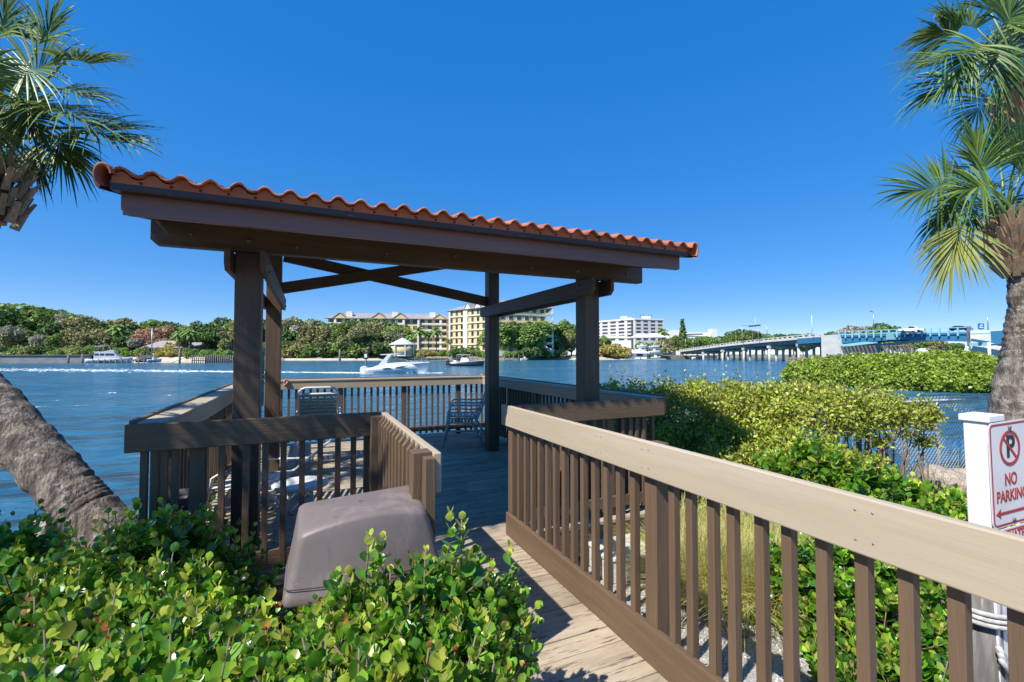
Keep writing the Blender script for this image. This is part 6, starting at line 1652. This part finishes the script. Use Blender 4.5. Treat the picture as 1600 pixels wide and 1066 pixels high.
cr = thing('cabin_cruiser', 'white sport cruiser with hard top and outboard motors speeding past, wake behind it', 'boat', (0, 0, 0))
hullmesh(9.6, 3.0, 1.55, .95, MAT['hull'], cr, .10)
loc_mb(cr, lambda m: m.prism([(-4.7, .9), (-3.9, 1.0), (-3.0, 1.35), (-1.6, 1.6), (1.0, 1.72), (3.4, 1.66), (4.9, 1.52), (4.9, 1.45), (-4.7, .8)], -1.1, 1.1), 'deck_moulding', MAT['hull'], .05)
loc_mb(cr, lambda m: m.prism([(-1.2, 1.62), (2.3, 1.72), (.9, 2.2), (-.3, 2.45), (-.8, 2.4)], -1.0, 1.0), 'windshield', mat('tinted_windshield', (.05, .09, .10), (.08, .13, .14), 1, rough=.1), .03)
loc_mb(cr, lambda m: m.prism([(-2.6, 3.02), (-2.4, 3.10), (.3, 3.12), (.9, 3.0), (.3, 2.95), (-2.3, 2.94)], -1.1, 1.1), 'hard_top', MAT['hull'], .04)
for s in (-1, 1):
    loc_mb(cr, lambda m: m.prism([(-2.9, 1.35), (-1.9, 1.5), (-.7, 3.0), (-1.3, 3.0)], s * 1.06 - .05, s * 1.06 + .05), 'arch_strut', MAT['hull'], .02)
    loc_mb(cr, lambda m: m.prism([(-2.2, .78), (-1.8, .62), (-.6, .68), (-.9, .86), (-1.4, .92)], s * 1.495 - .02, s * 1.495 + .02), 'hull_window', MAT['glass'])
    loc_mb(cr, lambda m: m.prism([(-.1, .80), (.9, .86), (2.1, 1.12), (1.6, 1.14), (.2, .98)], s * 1.475 - .03, s * 1.475 + .03), 'hull_window', MAT['glass'])
    loc_mb(cr, lambda m: [m.tube([(x, s * (1.05 - max(0, x - 2) ** 2 * .11), 1.6), (x, s * (1.05 - max(0, x - 2) ** 2 * .11), 1.95)], .02, 5) for x in (1.8, 2.9, 3.9, 4.6)] and m.tube([(1.6, s * 1.05, 1.9), (2.9, s * .96, 1.95), (3.9, s * .66, 1.97), (5.1, s * .05, 1.95)], .02, 5), 'bow_rail', MAT['steel'])
for s in (-.45, .45):
    loc_mb(cr, lambda m: m.prism([(-5.75, .15), (-5.2, .15), (-5.05, .8), (-5.1, 1.2), (-5.4, 1.32), (-5.85, 1.15), (-5.95, .6)], s - .22, s + .22), 'outboard_motor', MAT['hull'], .06)
for x, y in ((-2.9, .4), (-2.6, -.3), (-1.9, .2)): loc_mb(cr, lambda m: m.prism([(x, 1.2), (x + .35, 1.2), (x + .3, 1.75), (x + .05, 1.8)], y - .2, y + .2), 'seat_back', MAT['hull'], .03)
BH = math.atan2(RT.y, RT.x)      # heading to the right across the view
cr.location = at(622, 66.8, ZW + .02); cr.rotation_euler = (rad(0), rad(-2.2), BH + rad(3)); cr.scale = (.90, .90, .90)

ct = thing('centre_console_boat', 'dark hulled open fishing boat with white top, left of the back right post', 'boat', (0, 0, 0))
hullmesh(8.6, 2.6, 1.3, .8, MAT['navy'], ct, .08)
loc_mb(ct, lambda m: m.prism([(-4.2, .8), (4.6, 1.33), (4.5, 1.42), (-4.2, .92)], -.95, .95), 'deck_moulding', MAT['hull'], .03)
loc_mb(ct, lambda m: m.prism([(-1.6, .9), (.6, .9), (.8, 1.6), (.2, 2.1), (-1.2, 2.1)], -.6, .6), 'console', MAT['hull'], .05)
loc_mb(ct, lambda m: m.box(-2.2, 1.2, -1.0, 1.0, 2.75, 2.85), 't_top', MAT['hull'], .03)
for x in (-1.8, .9):
    for s in (-1, 1): loc_mb(ct, lambda m: m.tube([(x, s * .75, .9), (x, s * .85, 2.76)], .035, 6), 'top_post', MAT['steel'])
for s in (-.35, .35): loc_mb(ct, lambda m: m.prism([(-5.2, .1), (-4.6, .1), (-4.4, .9), (-4.5, 1.45), (-4.9, 1.5), (-5.2, 1.1)], s - .18, s + .18), 'outboard_motor', MAT['black'], .05)
loc_mb(ct, lambda m: m.prism([(-3.4, .9), (-2.4, .9), (-2.5, 1.5), (-3.3, 1.4)], -.7, .7), 'leaning_seat', MAT['hull'], .04)
ct.location = at(729, 105, ZW + .02); ct.rotation_euler = (0, 0, BH - rad(8)); ct.scale = (.92,) * 3

mk = thing('motor_yacht', 'white flybridge motor yacht with a tan stern, moored at the left bank dock', 'boat', (0, 0, 0))
hullmesh(11, 3.6, 1.9, 1.2, MAT['hull'], mk, .08)
loc_mb(mk, lambda m: m.box(-5.52, -5.46, -1.5, 1.5, .25, 1.1), 'transom', mat('varnished_transom', (.42, .20, .08), (.36, .17, .07), 1, rough=.3))
loc_mb(mk, lambda m: m.prism([(-3.6, 1.3), (3.2, 1.7), (2.2, 2.3), (1.4, 3.3), (-3.4, 3.3)], -1.4, 1.4), 'cabin', MAT['hull'], .06)
for s in (-1, 1):
    for x in (-2.8, -1.5, -.2, .9): loc_mb(mk, lambda m: m.box(x - .5, x + .5, s * 1.41 - .03, s * 1.41 + .03, 2.35, 2.95), 'cabin_window', MAT['glass'])
loc_mb(mk, lambda m: m.prism([(-3.8, 3.32), (1.6, 3.32), (1.2, 3.9), (.6, 4.05), (-1.4, 3.6), (-3.8, 3.55)], -1.35, 1.35), 'flybridge', MAT['hull'], .05)
loc_mb(mk, lambda m: [m.tube([(-3.4, s, 3.5), (-3.4, s, 5.2), (-.6, s, 5.4), (-.2, s, 3.9)], .05, 5) for s in (-1.2, 1.2)] and m.tube([(-3.4, -1.2, 5.2), (-3.4, 1.2, 5.2)], .05, 5), 'radar_arch', MAT['steel'])
loc_mb(mk, lambda m: m.tube([(-1.6, 0, 4), (-1.6, 0, 7.2)], .03, 5), 'antenna', MAT['steel'])
mk.location = at(172, 142.5, ZW); mk.rotation_euler = (0, 0, BH + rad(24))

sk = thing('centre_console_boat', 'grey covered boat on a lift at the foot of the mast, left bank', 'boat', (0, 0, 0))
hullmesh(7, 2.4, 1.2, .9, MAT['navy'], sk, .08); loc_mb(sk, lambda m: m.prism([(-3.4, .9), (3.3, 1.25), (1, 2.4), (-1.5, 2.3)], -.9, .9), 'boat_cover', mat('grey_boat_cover', (.16, .17, .19), (.11, .12, .14), 1, rough=.8), .08)
sk.location = at(229, 143.5, ZW + .55); sk.rotation_euler = (0, 0, BH + rad(15)); sk.scale = (.8,) * 3
d2 = thing('small_boat', 'small white boat on a lift right of the covered boat, left bank', 'boat', (0, 0, 0))
hullmesh(5, 2, 1.0, .7, MAT['hull'], d2, .08); loc_mb(d2, lambda m: m.prism([(-.6, .7), (.6, .8), (.5, 1.6), (-.4, 1.7)], -.4, .4), 'console', MAT['hull'], .05); loc_mb(d2, lambda m: m.prism([(-2.9, 0), (-2.5, 0), (-2.4, 1.1), (-2.8, 1.2)], -.2, .2), 'outboard_motor', MAT['black'], .03)
d2.location = at(241, 143, ZW + .5); d2.rotation_euler = (0, 0, BH + rad(60)); d2.scale = (.8,) * 3
hr2 = []
for px, d, z, lb, hd, sc in ((1003, 233, 5.3, 'white boat on the upper left of the marina rack', 5, 1.0), (1022, 235, 5.1, 'white boat on the upper right of the marina rack', -5, 1.0), (1000, 232, 2.9, 'blue striped boat on the middle left of the marina rack', 2, 1.1), (1022, 234, 2.4, 'white boat on the middle right of the marina rack', -3, 1.1), (1090, 247, -1.05, 'long white boat moored at the low end of the bridge', 8, 1.3), (820, 210, -1.0, 'white boat moored under the green trees right of the tower', 170, .8), (683, 209, -.6, 'white boat on a lift beside the hedge left of the fishing boat', 185, .8), (1024, 232.5, -.6, 'white boat with dark trim beside the marina boathouse', 5, 1.0), (1494, 58, .0, 'small white boat on a lift behind the mangroves, at the palm trunk', 170, .55)):
    o = dup(d2, at(px, d, z), BH + rad(hd), lb, 'small white boats on the far banks', sc * 1.1)
d2['group'] = 'small white boats on the far banks'

# ------------------------------------------------------------------ docks, piles, mast
def dock(name, label, px0, d0, px1, d1, z, w_, piles, ph, rail=False, cat='dock'):
    a, b = at(px0, d0), at(px1, d1); t = thing(name, label, cat, ((a.x + b.x) / 2, (a.y + b.y) / 2, ZW))
    m_ = MB(); m_.bar((a.x, a.y, z), (b.x, b.y, z), w_, .25); m_.build('planking', MAT['dockwood'], t)
    for k in range(piles):
        p = a.lerp(b, k / (piles - 1)); n = nrmof(a, b) * (w_ / 2 + .1)
        MB().tube([(p.x + n.x, p.y + n.y, -3), (p.x + n.x, p.y + n.y, z + ph)], .15, 6).build('pile', MAT['pile'], t)
    if rail:
        m_ = MB(); n = nrmof(a, b) * (w_ / 2); m_.bar((a.x + n.x, a.y + n.y, z + 1.2), (b.x + n.x, b.y + n.y, z + 1.2), .1, .12); m_.bar((a.x + n.x, a.y + n.y, z + .6), (b.x + n.x, b.y + n.y, z + .6), .08, .1); m_.build('handrail', MAT['dockwood'], t)
dock('dock', 'low timber dock along the moored motor yacht, left bank', 148, 139, 245, 143.5, -.35, 1.6, 12, .5)
dock('dock', 'railed timber jetty beside the front left post of the shelter', 303, 141, 372, 143, -.3, 1.6, 22, 1.7, True)
dock('dock', 'narrow dock below the lime shrubs left of the fishing boat', 618, 204, 700, 206, -.2, 1.4, 9, .9)
dock('dock', 'narrow dock behind the dark hulled fishing boat', 706, 204, 770, 206, -.2, 1.4, 9, 1.6)
dock('dock', 'short dock with tall piles below the green trees at the tower', 788, 207, 832, 208, -.2, 1.4, 7, 1.8)
PG = 'lone piles standing in the water'
for px, d, y0, r, lb in ((107, 141, 553, .32, 'thick pile before the sea wall, left one of two'), (129, 141, 553, .30, 'thick pile before the sea wall, right one of two'), (281, 138, 545, .30, 'tall pile between the mast and the railed jetty'), (531, 190, 546, .45, 'stout pile in front of the dense wood'),
                         (1386, 60, 544, .11, 'thin pile rising behind the mangroves, left one of three'), (1408, 60, 544, .11, 'thin pile rising behind the mangroves, middle one of three'), (1425, 60, 544, .11, 'thin pile rising behind the mangroves, right one of three'), (656, 200, 545, .16, 'thin pile left of the pavilion dock'), (662, 201, 546, .16, 'thin pile right before the lime hedge')):
    a = at(px, d); o = MB().tube([(a.x, a.y, -3), (a.x, a.y, zat(y0, d))], r, 8).build('mooring_pile', MAT['pile'], loc=(a.x, a.y, ZW)); tag(o, lb, 'pile', PG)
a = at(237, 144); t = thing('sailing_mast', 'tall thin mast standing at the left bank dock', 'mast', (a.x, a.y, ZW))
MB().tube([(a.x, a.y, ZW), (a.x, a.y, zat(513, 144))], .16, 6).build('mast_pole', MAT['steel'], t); b = at(243, 144); MB().tube([(a.x, a.y, zat(546, 144)), (b.x, b.y, zat(545, 144))], .07, 5).build('boom', MAT['steel'], t)
t = thing('channel_marker', 'channel marker board on a pile, left of the outboard motors of the cruiser', 'marker', tuple(at(572, 80, ZW)))
a = at(572, 80); MB().tube([(a.x, a.y, -3), (a.x, a.y, zat(547, 80))], .12, 8).build('pile', MAT['pile'], t)
m_ = MB(); m_.bar(a - RT * .42 - FW * .15 + Vector((0, 0, zat(556, 80))), a + RT * .42 - FW * .15 + Vector((0, 0, zat(556, 80))), .06, 1.2); m_.build('board', mat('marker_board', (.03, .035, .03), rough=.5), t)
m_ = MB(); m_.bar(a - RT * .22 - FW * .20 + Vector((0, 0, zat(556, 80))), a + RT * .22 - FW * .20 + Vector((0, 0, zat(556, 80))), .03, .6); m_.build('inner_panel', MAT['whitepaint'], t)
t = thing('white_pole', 'white pole with a short arm behind the mangroves beside the palm trunk', 'pole', tuple(at(1546, 50, ZW)))
a = at(1546, 50); MB().tube([(a.x, a.y, ZW), (a.x, a.y, zat(535, 50))], .14, 8).build('shaft', MAT['whitepaint'], t); MB().tube([(a.x, a.y, zat(537, 50)), (a.x + RT.x * .6, a.y + RT.y * .6, zat(537, 50))], .06, 6).build('arm', MAT['whitepaint'], t)
# marina: boathouse, rack and canopies
def boathouse(px, d, w_, dp, h_, rise, label):
    c = at(px, d); t = thing('boathouse', label, 'boathouse', (c.x, c.y, ZW)); a, b = c - RT * w_ / 2, c + RT * w_ / 2
    wallbox(t, [a, b, b + FW * dp, a + FW * dp], ZW + .4, ZW + .4 + h_, MAT['whitepaint']); r_ = MB(); hip(r_, a, b, FW * dp, ZW + .4 + h_, rise, 1.2); r_.build('roof', mat('white_metal_roof', (.72, .73, .76), rough=.5), t)
    m_ = MB(); p = c + RT * 1.2 - FW * .05; m_.bar(p - RT * 1.6 + Vector((0, 0, ZW + 2.3)), p + RT * 1.6 + Vector((0, 0, ZW + 2.3)), .14, 1.3); m_.build('window', mat('blue_window', (.03, .05, .2), rough=.2), t)
    m_ = MB(); m_.bar(a - RT * 2 - FW * 1.2 + Vector((0, 0, ZW + .3)), b + RT * 9 - FW * 1.2 + Vector((0, 0, ZW + .3)), 2.0, .3); m_.build('landing', MAT['concrete'], t)
boathouse(996, 229.5, 9.5, 6, 3.0, 1.8, 'white boathouse with a pale hipped roof and blue window at the marina')
rk = thing('boat_rack', 'open steel boat rack with white canopies at the marina', 'rack', tuple(at(1005, 236, ZW)))
for px in (992, 1008, 1022, 1036):
    for dd in (234, 241): a = at(px, dd); MB().tube([(a.x, a.y, -2), (a.x, a.y, zat(526, 236))], .16, 6).build('post', MAT['steel'], rk)
for z in (1.6, 4.4):
    for dd in (234, 241): m_ = MB(); a, b = at(991, dd), at(1037, dd); m_.bar((a.x, a.y, z), (b.x, b.y, z), .3, .35); m_.build('beam', MAT['steel'], rk)
for i, (px, w_, y) in enumerate(((1006, 9, 527), (1026, 9, 526.5))):
    c = at(px, 233); r_ = MB(); hip(r_, c - RT * w_ / 2, c + RT * w_ / 2, FW * 9, zat(y, 233), 2.0, .5); r_.build('canopy', MAT['whitepaint'], rk)
rk2 = thing('boat_canopy', 'low white canopy roof on posts left of the marina boat rack', 'canopy', tuple(at(966, 240, ZW)))
c = at(962, 240); r_ = MB(); hip(r_, c - RT * 7, c + RT * 7, FW * 8, zat(528, 240), 1.2, .5); r_.build('roof', MAT['whitepaint'], rk2)
for px in (944, 962, 980): a = at(px, 240); MB().tube([(a.x, a.y, -1), (a.x, a.y, zat(528, 240))], .14, 6).build('post', MAT['whitepaint'], rk2)
